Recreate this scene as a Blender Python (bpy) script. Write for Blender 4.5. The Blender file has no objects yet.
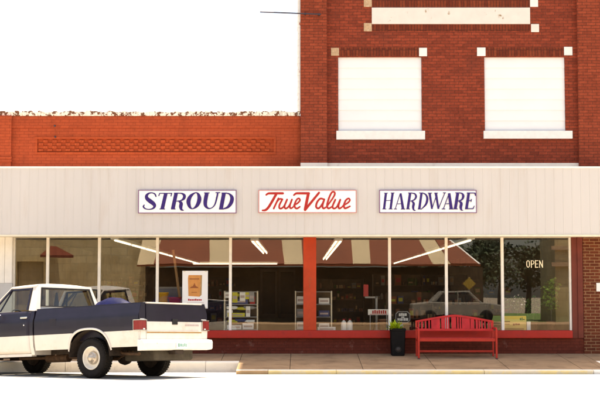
import bpy, bmesh, math, random
from mathutils import Vector, Matrix
random.seed(7)
R = math.radians
sc = bpy.context.scene
COL = sc.collection

# ------------------------------------------------------------------ camera
HC, FPX, TILT = 1.41, 1300.0, math.atan(92/1300)
cam = bpy.data.cameras.new('camera'); cam.sensor_width = 36; cam.lens = 36*FPX/600
cam.clip_end = 2000
co = bpy.data.objects.new('camera', cam); COL.objects.link(co)
co.location = (0, 0, HC); co.rotation_euler = (R(90)+TILT, 0, 0)
sc.camera = co
# ------------------------------------------------------------------ sun + sky
SUN = Vector((0.081, 0.19, 1.0)).normalized()       # high, from behind the shop and a little to the right
EL = math.asin(SUN.z); AZ = math.atan2(SUN.x, SUN.y)
w = bpy.data.worlds.new('World'); sc.world = w; w.use_nodes = True
nt = w.node_tree; nt.nodes.clear()
sk = nt.nodes.new('ShaderNodeTexSky'); sk.sky_type = 'NISHITA'; sk.sun_disc = False
sk.sun_elevation = EL; sk.sun_rotation = AZ; sk.dust_density = 3.0; sk.air_density = 1.0; sk.ozone_density = 0.6
bg = nt.nodes.new('ShaderNodeBackground'); bg.inputs['Strength'].default_value = 0.12
wo = nt.nodes.new('ShaderNodeOutputWorld')
nt.links.new(sk.outputs[0], bg.inputs[0]); nt.links.new(bg.outputs[0], wo.inputs[0])
sl = bpy.data.lights.new('sun', 'SUN'); sl.energy = 4.5; sl.angle = R(0.5); sl.color = (1, .94, .84)
so = bpy.data.objects.new('sun', sl); COL.objects.link(so); so.location = (0, 20, 40)
so.rotation_euler = (-SUN).to_track_quat('-Z', 'Y').to_euler()
vs = sc.view_settings
vs.view_transform = 'Standard'; vs.look = 'None'; vs.gamma = 1; vs.use_curve_mapping = False
vs.exposure = 1.78
vs.use_white_balance = True; vs.white_balance_temperature = 7350; vs.white_balance_tint = 10
sc.cycles.use_denoising = True
sc.cycles.max_bounces = 8; sc.cycles.transparent_max_bounces = 16
sc.cycles.caustics_reflective = False; sc.cycles.caustics_refractive = False
sc.cycles.sample_clamp_indirect = 6

# ------------------------------------------------------------------ helpers
def P(px, py, Y):
    """where the sight line of a photo pixel meets the plane y = Y (used to take measures off the photo)"""
    u = (px-300)/FPX; v = (200-py)/FPX
    dy = math.cos(TILT)-v*math.sin(TILT); dz = math.sin(TILT)+v*math.cos(TILT)
    s = Y/dy
    return u*s, HC+dz*s
def X_(px, py, Y): return P(px, py, Y)[0]
def Z_(py, Y): return P(300, py, Y)[1]

def tag(o, label=None, cat=None, group=None, kind=None):
    if label: o['label'] = label
    if cat: o['category'] = cat
    if group: o['group'] = group
    if kind: o['kind'] = kind
    return o
def thing(name, label, cat, loc=(0,0,0), rz=0, group=None):
    o = bpy.data.objects.new(name, None); COL.objects.link(o)
    o.empty_display_size = .2
    o.location = loc; o.rotation_euler = (0, 0, rz)
    return tag(o, label, cat, group)
def copy_tree(o, parent=None, memo=None):
    c = o.copy(); COL.objects.link(c)
    if parent: c.parent = parent
    for ch in list(o.children): copy_tree(ch, c)
    return c

class MB:
    def __init__(s): s.v = []; s.f = []; s.m = []; s.sm = []
    def add(s, vs, fs, m=0, smooth=False):
        b = len(s.v); s.v += [tuple(v) for v in vs]
        for f in fs: s.f.append([b+i for i in f]); s.m.append(m); s.sm.append(smooth)
        return s
    def box(s, x0, x1, y0, y1, z0, z1, m=0):
        v = [(x,y,z) for z in (z0,z1) for y in (y0,y1) for x in (x0,x1)]
        return s.add(v, [(0,2,3,1),(4,5,7,6),(0,1,5,4),(2,6,7,3),(0,4,6,2),(1,3,7,5)], m)
    def quad(s, a, b, c, d, m=0): return s.add([a,b,c,d], [(0,1,2,3)], m)
    def tube(s, pts, r, n=8, m=0, cap=True, smooth=True):
        pts = [Vector(p) for p in pts]; rs = r if isinstance(r, (list,tuple)) else [r]*len(pts)
        vs = []; fs = []; up = None
        for i, p in enumerate(pts):
            d = (pts[min(i+1,len(pts)-1)]-pts[max(i-1,0)]).normalized()
            if up is None or abs(up.dot(d)) > .98:
                up = Vector((0,0,1)) if abs(d.z) < .9 else Vector((1,0,0))
            a = d.cross(up).normalized(); b = a.cross(d).normalized(); up = b
            for k in range(n):
                t = 2*math.pi*k/n
                vs.append(p+(a*math.cos(t)+b*math.sin(t))*rs[i])
        for i in range(len(pts)-1):
            for k in range(n):
                fs.append((i*n+k, i*n+(k+1)%n, (i+1)*n+(k+1)%n, (i+1)*n+k))
        s.add(vs, fs, m, smooth)
        if cap:
            s.add(vs[:n], [tuple(range(n-1,-1,-1))], m); s.add(vs[-n:], [tuple(range(n))], m)
        return s
    def lathe(s, prof, c=(0,0,0), axis='z', n=24, m=0, smooth=True, mf=None):
        """prof: list of (radius, height along axis)"""
        vs = []; fs = []
        for r, h in prof:
            for k in range(n):
                t = 2*math.pi*k/n; a, b = r*math.cos(t), r*math.sin(t)
                if axis == 'z': p = (a, b, h)
                elif axis == 'y': p = (a, h, b)
                else: p = (h, a, b)
                vs.append((p[0]+c[0], p[1]+c[1], p[2]+c[2]))
        for i in range(len(prof)-1):
            for k in range(n):
                fs.append((i*n+k, i*n+(k+1)%n, (i+1)*n+(k+1)%n, (i+1)*n+k))
        return s.add(vs, fs, m, smooth)
    def prism(s, poly, axis, a, b, m=0):
        """poly of 2-D points extruded along axis from a to b. axis 'y': (x,z); 'x': (y,z); 'z': (x,y)"""
        def q(p, h):
            return {'y': (p[0],h,p[1]), 'x': (h,p[0],p[1]), 'z': (p[0],p[1],h)}[axis]
        n = len(poly)
        v = [q(p,a) for p in poly]+[q(p,b) for p in poly]
        f = [tuple(range(n-1,-1,-1)), tuple(range(n,2*n))]
        f += [(i,(i+1)%n,n+(i+1)%n,n+i) for i in range(n)]
        return s.add(v, f, m)
    def grid(s, rows, m=0, smooth=True, closed=False, mf=None):
        nr, nc = len(rows), len(rows[0]); vs = [p for r in rows for p in r]
        b = len(s.v); s.v += [tuple(p) for p in vs]
        for i in range(nr-1):
            for j in range(nc if closed else nc-1):
                k = (j+1)%nc
                s.f.append([b+i*nc+j, b+i*nc+k, b+(i+1)*nc+k, b+(i+1)*nc+j])
                s.m.append(mf(i,j) if mf else m); s.sm.append(smooth)
        return s
    def build(s, name, mats, parent=None, local=False, bevel=0, solid=0, merge=False, seg=2):
        if not isinstance(mats, (list,tuple)): mats = [mats]
        vs = s.v
        if parent is not None and not local:
            L = parent.location; q = parent
            while q.parent: q = q.parent; L = L+q.location
            vs = [(v[0]-L[0], v[1]-L[1], v[2]-L[2]) for v in vs]
        me = bpy.data.meshes.new(name); me.from_pydata(vs, [], s.f)
        for mt in mats: me.materials.append(mt)
        for p, mi, sm in zip(me.polygons, s.m, s.sm): p.material_index = mi; p.use_smooth = sm
        bm = bmesh.new(); bm.from_mesh(me)
        if merge: bmesh.ops.remove_doubles(bm, verts=bm.verts, dist=1e-4)
        bmesh.ops.recalc_face_normals(bm, faces=bm.faces)
        bm.to_mesh(me); bm.free(); me.update()
        o = bpy.data.objects.new(name, me); COL.objects.link(o)
        if parent is not None: o.parent = parent
        if solid:
            md = o.modifiers.new('solid', 'SOLIDIFY'); md.thickness = solid; md.offset = -1
        if bevel:
            md = o.modifiers.new('bevel', 'BEVEL'); md.width = bevel; md.segments = seg; md.limit_method = 'ANGLE'
            md.angle_limit = R(40)
        return o

# ------------------------------------------------------------------ materials
def newmat(name):
    m = bpy.data.materials.new(name); m.use_nodes = True
    nt = m.node_tree; b = nt.nodes['Principled BSDF']
    return m, nt, b
def N(nt, t, **kw):
    n = nt.nodes.new(t)
    for k, v in kw.items():
        if k in n.inputs: n.inputs[k].default_value = v
        else: setattr(n, k, v)
    return n
def L(nt, a, b): nt.links.new(a, b)
def mixc(nt, fac, a, b, mode='MIX'):
    n = nt.nodes.new('ShaderNodeMix'); n.data_type = 'RGBA'; n.blend_type = mode
    for s, v in ((0,fac),(6,a),(7,b)):
        if hasattr(v, 'links'): nt.links.new(v, n.inputs[s])
        else: n.inputs[s].default_value = v if s == 0 else (v[0],v[1],v[2],1)
    return n.outputs[2]
def ramp(nt, src, p0, p1, c0=(0,0,0), c1=(1,1,1)):
    r = nt.nodes.new('ShaderNodeValToRGB')
    r.color_ramp.elements[0].position = p0; r.color_ramp.elements[1].position = p1
    r.color_ramp.elements[0].color = (*c0,1); r.color_ramp.elements[1].color = (*c1,1)
    nt.links.new(src, r.inputs[0]); return r.outputs[0]
def pm(name, c, rough=.6, var=.14, scale=6, bump=.0, bscale=60, metal=0, coat=0, stain=None, st=(.56,.7), sscale=2.0, stretch=(1,1,1), spec=.22):
    m, nt, b = newmat(name)
    tc = N(nt, 'ShaderNodeTexCoord'); mp = N(nt, 'ShaderNodeMapping'); mp.inputs['Scale'].default_value = stretch
    L(nt, tc.outputs['Object'], mp.inputs[0])
    no = N(nt, 'ShaderNodeTexNoise', Scale=scale, Detail=5.0, Roughness=.6); L(nt, mp.outputs[0], no.inputs['Vector'])
    f = ramp(nt, no.outputs['Fac'], .3, .7)
    col = mixc(nt, f, [x*(1-var) for x in c], [min(1,x*(1+var)) for x in c])
    if stain:
        n2 = N(nt, 'ShaderNodeTexNoise', Scale=sscale, Detail=8.0, Roughness=.65); L(nt, mp.outputs[0], n2.inputs['Vector'])
        col = mixc(nt, ramp(nt, n2.outputs['Fac'], *st), col, stain)
    L(nt, col, b.inputs['Base Color'])
    b.inputs['Roughness'].default_value = rough; b.inputs['Metallic'].default_value = metal
    b.inputs['Specular IOR Level'].default_value = spec
    if coat: b.inputs['Coat Weight'].default_value = coat; b.inputs['Coat Roughness'].default_value = .08
    if bump:
        n3 = N(nt, 'ShaderNodeTexNoise', Scale=bscale, Detail=4.0); L(nt, mp.outputs[0], n3.inputs['Vector'])
        bp = N(nt, 'ShaderNodeBump', Strength=bump, Distance=.01); L(nt, n3.outputs['Fac'], bp.inputs['Height']); L(nt, bp.outputs[0], b.inputs['Normal'])
    return m
def brickmat(name, c1, c2, mortar, bw=.205, rh=.0685, ms=.007, swap=False, bump=.6, soot=None, soot_r=(.5,.72), rough=.85, var=.35, soot_s=1.3):
    m, nt, b = newmat(name)
    tc = N(nt, 'ShaderNodeTexCoord'); sp = N(nt, 'ShaderNodeSeparateXYZ'); L(nt, tc.outputs['Object'], sp.inputs[0])
    ad = N(nt, 'ShaderNodeMath', operation='ADD'); L(nt, sp.outputs[0], ad.inputs[0]); L(nt, sp.outputs[1], ad.inputs[1])
    cb = N(nt, 'ShaderNodeCombineXYZ')
    if swap: L(nt, sp.outputs[2], cb.inputs[0]); L(nt, ad.outputs[0], cb.inputs[1])
    else: L(nt, ad.outputs[0], cb.inputs[0]); L(nt, sp.outputs[2], cb.inputs[1])
    wv = N(nt, 'ShaderNodeTexNoise', Scale=9.0, Detail=2.0); L(nt, tc.outputs['Object'], wv.inputs['Vector'])
    vm = N(nt, 'ShaderNodeVectorMath', operation='MULTIPLY_ADD'); vm.inputs[1].default_value = (.012,.010,0)
    L(nt, wv.outputs['Color'], vm.inputs[0]); L(nt, cb.outputs[0], vm.inputs[2])
    br = N(nt, 'ShaderNodeTexBrick'); br.offset = .5 if not swap else 0.0
    L(nt, vm.outputs[0], br.inputs['Vector'])
    br.inputs['Color1'].default_value = (*c1,1); br.inputs['Color2'].default_value = (*c2,1); br.inputs['Mortar'].default_value = (*mortar,1)
    br.inputs['Scale'].default_value = 1; br.inputs['Mortar Size'].default_value = ms; br.inputs['Mortar Smooth'].default_value = .25
    br.inputs['Bias'].default_value = 0; br.inputs['Brick Width'].default_value = bw; br.inputs['Row Height'].default_value = rh
    no = N(nt, 'ShaderNodeTexNoise', Scale=14.0, Detail=6.0, Roughness=.7); L(nt, tc.outputs['Object'], no.inputs['Vector'])
    col = mixc(nt, ramp(nt, no.outputs['Fac'], .3, .72), br.outputs['Color'], [1-var]*3, 'MULTIPLY')
    if soot:
        n2 = N(nt, 'ShaderNodeTexNoise', Scale=soot_s, Detail=7.0, Roughness=.62); L(nt, tc.outputs['Object'], n2.inputs['Vector'])
        col = mixc(nt, ramp(nt, n2.outputs['Fac'], *soot_r), col, soot)
    L(nt, col, b.inputs['Base Color']); b.inputs['Roughness'].default_value = rough; b.inputs['Specular IOR Level'].default_value = .1
    bp = N(nt, 'ShaderNodeBump', Strength=bump, Distance=.012); bp.invert = True
    L(nt, br.outputs['Fac'], bp.inputs['Height']); L(nt, bp.outputs[0], b.inputs['Normal'])
    return m
def glassmat(name, tint=(.82,.86,.82), refl=2.0, rough=0.0, wob=0.0):
    m, nt, b = newmat(name); nt.nodes.remove(b)
    out = [n for n in nt.nodes if n.type == 'OUTPUT_MATERIAL'][0]
    tr = N(nt, 'ShaderNodeBsdfTransparent'); tr.inputs[0].default_value = (*tint,1)
    gl = N(nt, 'ShaderNodeBsdfGlossy', Roughness=rough); gl.inputs[0].default_value = (1,1,1,1)
    # Schlick reflectance of a pane, the same from both faces
    ge = N(nt, 'ShaderNodeNewGeometry'); dt = N(nt, 'ShaderNodeVectorMath', operation='DOT_PRODUCT')
    L(nt, ge.outputs['Incoming'], dt.inputs[0]); L(nt, ge.outputs['Normal'], dt.inputs[1])
    ab_ = N(nt, 'ShaderNodeMath', operation='ABSOLUTE'); L(nt, dt.outputs['Value'], ab_.inputs[0])
    om = N(nt, 'ShaderNodeMath', operation='SUBTRACT'); om.inputs[0].default_value = 1; L(nt, ab_.outputs[0], om.inputs[1])
    p5 = N(nt, 'ShaderNodeMath', operation='POWER'); p5.inputs[1].default_value = 5; L(nt, om.outputs[0], p5.inputs[0])
    ma = N(nt, 'ShaderNodeMath', operation='MULTIPLY_ADD'); ma.inputs[1].default_value = .957; ma.inputs[2].default_value = .043; L(nt, p5.outputs[0], ma.inputs[0])
    ml = N(nt, 'ShaderNodeMath', operation='MULTIPLY'); ml.use_clamp = True
    ml.inputs[1].default_value = refl; L(nt, ma.outputs[0], ml.inputs[0])
    if wob:
        tc = N(nt, 'ShaderNodeTexCoord'); no = N(nt, 'ShaderNodeTexNoise', Scale=1.6, Detail=1.0); L(nt, tc.outputs['Object'], no.inputs['Vector'])
        bp = N(nt, 'ShaderNodeBump', Strength=wob, Distance=.002); L(nt, no.outputs['Fac'], bp.inputs['Height'])
        L(nt, bp.outputs[0], gl.inputs['Normal'])
    mx = N(nt, 'ShaderNodeMixShader'); L(nt, ml.outputs[0], mx.inputs[0]); L(nt, tr.outputs[0], mx.inputs[1]); L(nt, gl.outputs[0], mx.inputs[2])
    L(nt, mx.outputs[0], out.inputs[0]); return m
def emit(name, c, s):
    m, nt, b = newmat(name)
    b.inputs['Base Color'].default_value = (*[min(1,x) for x in c],1)
    b.inputs['Emission Color'].default_value = (*c,1); b.inputs['Emission Strength'].default_value = s
    return m

M = {}
M['brick_red'] = brickmat('dark_red_brick', (.345,.062,.029), (.225,.042,.021), (.15,.040,.023), soot=(.12,.031,.019), soot_r=(.54,.88), var=.45)
M['brick_pier'] = brickmat('pier_red_brick', (.345,.066,.030), (.26,.049,.023), (.15,.04,.022), soot=(.11,.028,.016), soot_r=(.6,.85), var=.4)
M['brick_soldier'] = brickmat('soldier_brick', (.25,.052,.022), (.15,.028,.014), (.085,.026,.016), bw=.235, rh=.0685, swap=True, var=.4)
M['brick_orange'] = brickmat('painted_orange_brick', (.385,.068,.025), (.34,.059,.022), (.265,.046,.018), ms=.006, soot=(.19,.038,.015), soot_r=(.52,.82), var=.22, bump=.5, soot_s=2.2)
M['brick_ledge'] = brickmat('painted_orange_trim', (.39,.067,.022), (.34,.056,.019), (.26,.042,.015), ms=.005, var=.2, bump=.3)
M['brick_light'] = brickmat('buff_mortar_brick', (.17,.046,.021), (.12,.032,.016), (.33,.185,.095), ms=.0075, bw=.215, rh=.0715, soot=(.24,.12,.05), soot_r=(.62,.9), var=.35)
M['brick_maroon'] = brickmat('maroon_painted_brick', (.155,.034,.019), (.125,.028,.016), (.105,.025,.015), soot=(.16,.06,.042), soot_r=(.61,.70), var=.3, bump=.5, soot_s=6)
M['fascia'] = pm('beige_metal_fascia', (.555,.507,.465), .55, .035, .8, stretch=(1.6,1,.22), stain=(.47,.385,.315), st=(.56,.9), sscale=1.5)
M['trim_white'] = pm('white_painted_trim', (.80,.75,.68), .55, .05, 5, bump=.1)
M['trim_cream'] = pm('cream_painted_trim', (.72,.63,.47), .55, .08, 5)
M['siding'] = pm('white_vinyl_siding', (.75,.725,.70), .5, .03, 1.2)
M['stone'] = pm('painted_white_stone', (.74,.70,.64), .75, .06, 9, bump=.2)
M['stone_tan'] = pm('bare_tan_stone', (.44,.29,.17), .85, .2, 22, bump=.4, stain=(.62,.5,.36), sscale=9)
M['stone_panel'] = pm('peeling_painted_stone_panel', (.66,.60,.53), .75, .05, 4, bump=.2, stain=(.33,.22,.13), st=(.63,.67), sscale=3.6)
M['cap'] = pm('flaking_white_coping', (.74,.66,.54), .85, .1, 12, bump=.6, stain=(.15,.06,.03), st=(.49,.55), sscale=13, bscale=30)
M['red'] = pm('red_painted_wood', (.47,.045,.009), .45, .12, 5, bump=.08, stain=(.36,.04,.02), st=(.55,.8))
M['sillred'] = pm('red_painted_ledge', (.42,.022,.012), .5, .14, 4, bump=.08, stain=(.27,.02,.014), st=(.5,.75), sscale=4)
M['maroon'] = pm('maroon_painted_board', (.14,.026,.014), .5, .15, 5, bump=.08)
M['mullion'] = pm('cream_metal_mullion', (.84,.77,.67), .4, .06, 6)
M['glass'] = glassmat('shop_window_glass', (.92,.91,.85), 2.9, wob=.12)
M['grey_panel'] = pm('grey_painted_panel', (.52,.50,.48), .6, .08, 4)
M['signwhite'] = pm('white_sign_enamel', (.84,.81,.78), .4, .02, 3)
M['purple'] = pm('purple_sign_enamel', (.034,.013,.13), .45, .1, 8)
M['purple_line'] = pm('dull_purple_border', (.22,.11,.20), .5, .1, 8)
M['signred'] = pm('red_sign_enamel', (.40,.020,.014), .45, .1, 8)
M['pink_line'] = pm('faded_red_border', (.55,.24,.22), .5, .1, 8)
M['iron'] = pm('dark_iron', (.06,.05,.06), .5, .2, 20, metal=.6)
M['concrete_road'] = pm('sunlit_concrete_road', (.42,.385,.33), .9, .10, .9, bump=.25, bscale=40, stain=(.30,.27,.225), st=(.58,.85), sscale=.7)
M['concrete_walk'] = pm('brown_sidewalk_concrete', (.345,.22,.12), .9, .15, 1.4, bump=.4, bscale=50, stain=(.20,.12,.065), st=(.48,.75), sscale=2.2)
M['joint'] = pm('sidewalk_joint_dirt', (.09,.06,.04), .95)
M['kerbgrey'] = pm('pale_kerb_concrete', (.90,.80,.65), .9, .05, 4, bump=.3, stain=(.62,.52,.39), st=(.55,.8), sscale=4)
M['kerbtan'] = pm('tan_kerb_concrete', (.47,.30,.15), .9, .1, 4, bump=.3)
M['kerbyellow'] = pm('worn_yellow_kerb_paint', (.74,.56,.25), .8, .08, 5, bump=.3, stain=(.66,.55,.38), st=(.45,.58), sscale=3.5)
M['kerbsunlit'] = pm('painted_sunlight_kerb_end', (.75,.70,.6), .8, .06, 5, bump=.3)  # whitish tone paints the sunlight that hits the right kerb end
M['navy'] = pm('navy_truck_paint', (.009,.0065,.015), .48, .25, 3, coat=.12, stain=(.02,.015,.026), st=(.55,.9), sscale=2)
M['truckwhite'] = pm('cream_white_truck_paint', (.62,.565,.50), .45, .05, 3, coat=.2, stain=(.52,.42,.31), st=(.55,.85), sscale=3.5)
M['bumper'] = pm('white_bumper_paint', (.72,.68,.62), .45, .05, 5, stain=(.45,.32,.22), st=(.62,.74), sscale=7)
M['chrome'] = pm('chrome', (.72,.69,.65), .15, .06, 8, metal=1)
M['rubber'] = pm('tyre_rubber', (.013,.011,.010), .85, .25, 20, bump=.2, spec=.1)
M['tread'] = pm('dusty_tyre_tread', (.018,.015,.012), .9, .3, 30, bump=.5, spec=.1)
M['rim'] = pm('cream_steel_rim', (.74,.67,.56), .45, .1, 10)
M['hub'] = pm('dull_chrome_hub_cap', (.46,.39,.31), .35, .25, 14, metal=.6)
M['blackplastic'] = pm('black_plastic', (.015,.014,.014), .45, .2, 12)
M['under'] = pm('rusty_dark_underbody', (.035,.024,.017), .85, .4, 9, bump=.3)
M['rust'] = pm('rusty_brown_steel', (.075,.04,.02), .75, .4, 12, bump=.3)
M['tanksteel'] = pm('dusty_tank_steel', (.055,.043,.028), .7, .3, 8)
M['taillight'] = pm('red_lamp_lens', (.20,.013,.012), .2, .15, 10, coat=.5)
M['headlight'] = pm('clear_lamp_lens', (.7,.7,.68), .1, .05, 10, coat=.8)
M['carglass'] = glassmat('truck_glass', (.86,.87,.78), .9)
M['seat'] = pm('brown_vinyl_seat', (.16,.09,.055), .6, .15, 6)
M['cabin'] = pm('dark_cabin_trim', (.05,.04,.035), .7, .2, 6)
M['bluetarp'] = pm('dark_blue_tarp', (.003,.004,.034), .55, .3, 4, bump=.5, bscale=14, spec=.1)
M['bench'] = pm('red_painted_steel', (.49,.019,.019), .45, .15, 6, coat=.06, stain=(.30,.012,.012), st=(.52,.8), sscale=5)
M['bench_orange'] = pm('weathered_red_orange_steel', (.44,.026,.012), .5, .15, 6, coat=.05)
M['planter'] = pm('black_planter_plastic', (.0065,.005,.0045), .6, .25, 6, bump=.1, spec=.12)
M['soil'] = pm('potting_soil', (.05,.03,.02), .95, .3, 30, bump=.5)
M['treeleaf'] = pm('distant_tree_leaf', (.055,.07,.035), .7, .4, 2)
M['warnyellow'] = pm('weathered_warning_yellow', (.38,.24,.04), .7, .1, 6)
M['lime'] = pm('lime_green_leaf', (.42,.50,.02), .5, .2, 9)
M['leaf'] = pm('dark_green_leaf', (.055,.10,.022), .55, .4, 5)
M['leafy'] = pm('bright_green_leaf', (.16,.24,.035), .55, .35, 5)
M['petal'] = pm('white_petal', (.78,.74,.70), .6, .05, 5)
M['bark'] = pm('tree_bark', (.10,.075,.05), .9, .3, 8, bump=.5)
M['tube'] = emit('lit_fluorescent_tube', (1,.90,.72), .8)
M['neon'] = emit('lit_open_letters', (1,.82,.60), .16)
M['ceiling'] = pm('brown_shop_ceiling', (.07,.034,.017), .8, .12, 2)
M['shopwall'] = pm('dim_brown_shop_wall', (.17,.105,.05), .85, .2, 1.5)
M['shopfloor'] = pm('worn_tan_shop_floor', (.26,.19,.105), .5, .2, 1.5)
M['shelfdark'] = pm('dark_shelf_metal', (.11,.075,.045), .6, .2, 5)
M['doorframe'] = pm('grey_brown_door_frame', (.17,.12,.085), .5, .15, 5)
M['wood'] = pm('tan_wood', (.40,.23,.11), .6, .15, 4, stretch=(1,1,.15))
M['orange_bag'] = pm('orange_printed_bag', (.62,.26,.07), .6, .12, 8)
M['bag_shade'] = pm('tan_printed_bag_side', (.40,.24,.10), .6, .12, 8)
M['print_red'] = pm('red_print', (.45,.03,.03), .6, .1, 8)
M['print_grey'] = pm('grey_print', (.45,.36,.33), .6, .1, 8)
M['print_brown'] = pm('brown_print', (.30,.09,.03), .6, .1, 8)
M['yellow'] = pm('yellow_plastic', (.72,.40,.025), .45, .1, 6)
M['yellowboard'] = pm('yellow_card', (.75,.53,.17), .6, .06, 6)
M['yellowhead'] = pm('deep_yellow_card', (.72,.42,.06), .6, .06, 6)
M['redplastic'] = pm('red_plastic', (.38,.03,.03), .4, .12, 6)
M['whiteplastic'] = pm('white_plastic', (.78,.76,.72), .4, .05, 6)
M['greyplastic'] = pm('grey_plastic', (.28,.27,.26), .5, .1, 6)
M['bluegrey'] = pm('blue_grey_cabinet', (.16,.17,.21), .5, .1, 4)
M['toolyellow'] = pm('tool_yellow', (.55,.50,.05), .4, .1, 8)
M['toolblue'] = pm('tool_blue', (.05,.06,.16), .4, .2, 8)
M['terracotta'] = pm('terracotta', (.26,.12,.07), .8, .15, 8)
M['stonefront'] = brickmat('tan_stone_blocks', (.72,.58,.32), (.60,.46,.24), (.50,.40,.22), bw=.8, rh=.4, ms=.02, soot=(.36,.27,.13), soot_r=(.45,.75), soot_s=.9)
M['awningbrown'] = pm('maroon_awning_metal', (.20,.050,.015), .6, .12, .7)
M['awningbeige'] = pm('beige_awning_stripe', (.56,.43,.25), .6, .08, .7)
M['shopdark'] = pm('dark_shopfront', (.075,.05,.027), .7, .4, .8)
M['grass'] = pm('roadside_grass', (.10,.15,.035), .9, .3, 3)
M['earth'] = pm('dry_earth', (.25,.20,.14), .95, .2, .3)

# ------------------------------------------------------------------ ground
WY = 30.0                       # plane of the shop fronts
def walk_z(y): return -0.07*(29.95-y)
def road_z(y): return -.225-.03*(y-25) if y > 15 else .075-.03*(15-y)
g = MB(); g.quad((-400,-400,-.62),(400,-400,-.62),(400,400,-.62),(-400,400,-.62))
tag(g.build('ground', M['earth']), kind='structure')
rd = MB(); ys = [1.0,6,11,13,15,17,20,23,25,27,28.8]
rd.grid([[(x, y, road_z(y)) for x in range(-60, 61, 10)] for y in ys])
tag(rd.build('road', M['concrete_road']), kind='structure')
KR, KL = 27.0, 28.45            # kerb line in front of the tall half, and in the parking bays
BX0, BX1 = -1.32, 6.46
sw = MB()
def slab(x0, x1, y0, y1, t=.10):
    g_ = .006
    a = [(x0+g_,y0+g_),(x1-g_,y0+g_),(x1-g_,y1-g_),(x0+g_,y1-g_)]
    v = [(x,y,walk_z(y)) for x,y in a]+[(x,y,walk_z(y)-t) for x,y in a]
    sw.add(v, [(0,1,2,3),(0,4,5,1),(1,5,6,2),(2,6,7,3),(3,7,4,0)])
xs = [-60+1.52*i for i in range(80)]
off = -.21-min(xs, key=lambda q: abs(q+.21)); xs = [x+off for x in xs]
xs = sorted(set([round(x,3) for x in xs]+[BX0, BX1]))
for a, b in zip(xs, xs[1:]):
    inb = a >= BX0-1e-3 and b <= BX1+1e-3
    front = KR+.16 if inb else KL+.16
    slab(a, b, 28.63, 29.96)
    if front < 28.5: slab(a, b, front, 28.63)
b_ = len(sw.v)
sw.quad((-60,27.1,walk_z(27.1)-.03),(60,27.1,walk_z(27.1)-.03),(60,30.2,walk_z(30.2)-.03),(-60,30.2,walk_z(30.2)-.03), 1) if False else None
sw.quad((BX0,27.05,walk_z(27.05)-.02),(BX1,27.05,walk_z(27.05)-.02),(BX1,28.55,walk_z(28.55)-.02),(BX0,28.55,walk_z(28.55)-.02), 1)
sw.quad((-60,28.55,walk_z(28.55)-.02),(60,28.55,walk_z(28.55)-.02),(60,30.2,walk_z(30.2)-.02),(-60,30.2,walk_z(30.2)-.02), 1)
tag(sw.build('sidewalk', [M['concrete_walk'], M['joint']]), kind='structure')
kb = MB()
def kerb_run(x0, x1, y, m, top=None, bev=.03, zb=-.6):
    zt = walk_z(y)
    prof = [(y, zb), (y, zt-bev), (y+bev*.35, zt-bev*.3), (y+bev, zt), (y+.16, walk_z(y+.16)), (y+.16, zb)]
    v = [(x0,*p) for p in prof]+[(x1,*p) for p in prof]
    n = len(prof)
    for i in range(n-1):
        kb.add([v[i], v[i+1], v[n+i+1], v[n+i]], [(0,1,2,3)], m if i < 2 else (0 if m == 0 else m) if i == 2 else 0)
    kb.add(v[:n], [tuple(range(n))], m); kb.add(v[n:], [tuple(range(n))], m)
x = -60.0
while x < BX0-.01:
    e = min(x+3.05, BX0+.0); kerb_run(x, e-.008, KL, 0); x = e
for a, b, m in ((BX0,-.66,1),(-.66,.75,2),(.75,3.8,2),(3.8,6.06,2),(6.06,BX1,3)): kerb_run(a+.004, b-.004, KR, m)  # last piece has its sunlight put into the colour
x = BX1
while x < 60:
    e = min(x+3.05, 60); kerb_run(x+.008, e, KL, 0); x = e
for s_, xx in ((1,BX0),(-1,BX1)):          # returns of the kerb beside the parking bays
    a, b = (xx, xx+.15) if s_ > 0 else (xx-.15, xx)
    v = [(a,KR+.17,-.6),(b,KR+.17,-.6),(b,KL+.2,-.6),(a,KL+.2,-.6),(a,KR+.17,walk_z(KR+.17)+.004),(b,KR+.17,walk_z(KR+.17)+.004),(b,KL+.2,walk_z(KL+.2)+.004),(a,KL+.2,walk_z(KL+.2)+.004)]
    kb.add(v, [(4,5,6,7),(0,1,5,4),(1,2,6,5),(2,3,7,6),(3,0,4,7)], 4)
tag(kb.build('kerb', [M['kerbgrey'], M['kerbtan'], M['kerbyellow'], M['kerbsunlit'], M['concrete_walk']]), kind='structure')
ps = MB()
for x0, y0, x1, y1 in ((-2.05,26.75,-2.72,26.98),(-8.6,24.6,-6.9,28.2)):
    d = Vector((x1-x0, y1-y0, 0)).normalized(); n_ = Vector((-d.y, d.x, 0))*.05
    ps.add([(x0+n_.x,y0+n_.y,road_z(y0+n_.y)+.004),(x0-n_.x,y0-n_.y,road_z(y0-n_.y)+.004),(x1-n_.x,y1-n_.y,road_z(y1-n_.y)+.004),(x1+n_.x,y1+n_.y,road_z(y1+n_.y)+.004)], [(0,1,2,3)])
tag(ps.build('parking_stripe', M['kerbyellow']), kind='structure')

# ------------------------------------------------------------------ walls with openings
def wall(mb, x0, x1, z0, z1, y, holes=(), depth=.12, m=0):
    xs_ = sorted({x0,x1,*[h[0] for h in holes],*[h[1] for h in holes]})
    zs_ = sorted({z0,z1,*[h[2] for h in holes],*[h[3] for h in holes]})
    for a, b in zip(xs_, xs_[1:]):
        for c, d in zip(zs_, zs_[1:]):
            if any(h[0] <= (a+b)/2 <= h[1] and h[2] <= (c+d)/2 <= h[3] for h in holes): continue
            mb.quad((a,y,c),(b,y,c),(b,y,d),(a,y,d), m)
    for h in holes:
        a, b, c, d = h
        for q in (((a,y,c),(a,y+depth,c),(a,y+depth,d),(a,y,d)), ((b,y,c),(b,y,d),(b,y+depth,d),(b,y+depth,c)),
                  ((a,y,d),(b,y,d),(b,y+depth,d),(a,y+depth,d)), ((a,y,c),(a,y+depth,c),(b,y+depth,c),(b,y,c))):
            mb.quad(*q, m)
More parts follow.
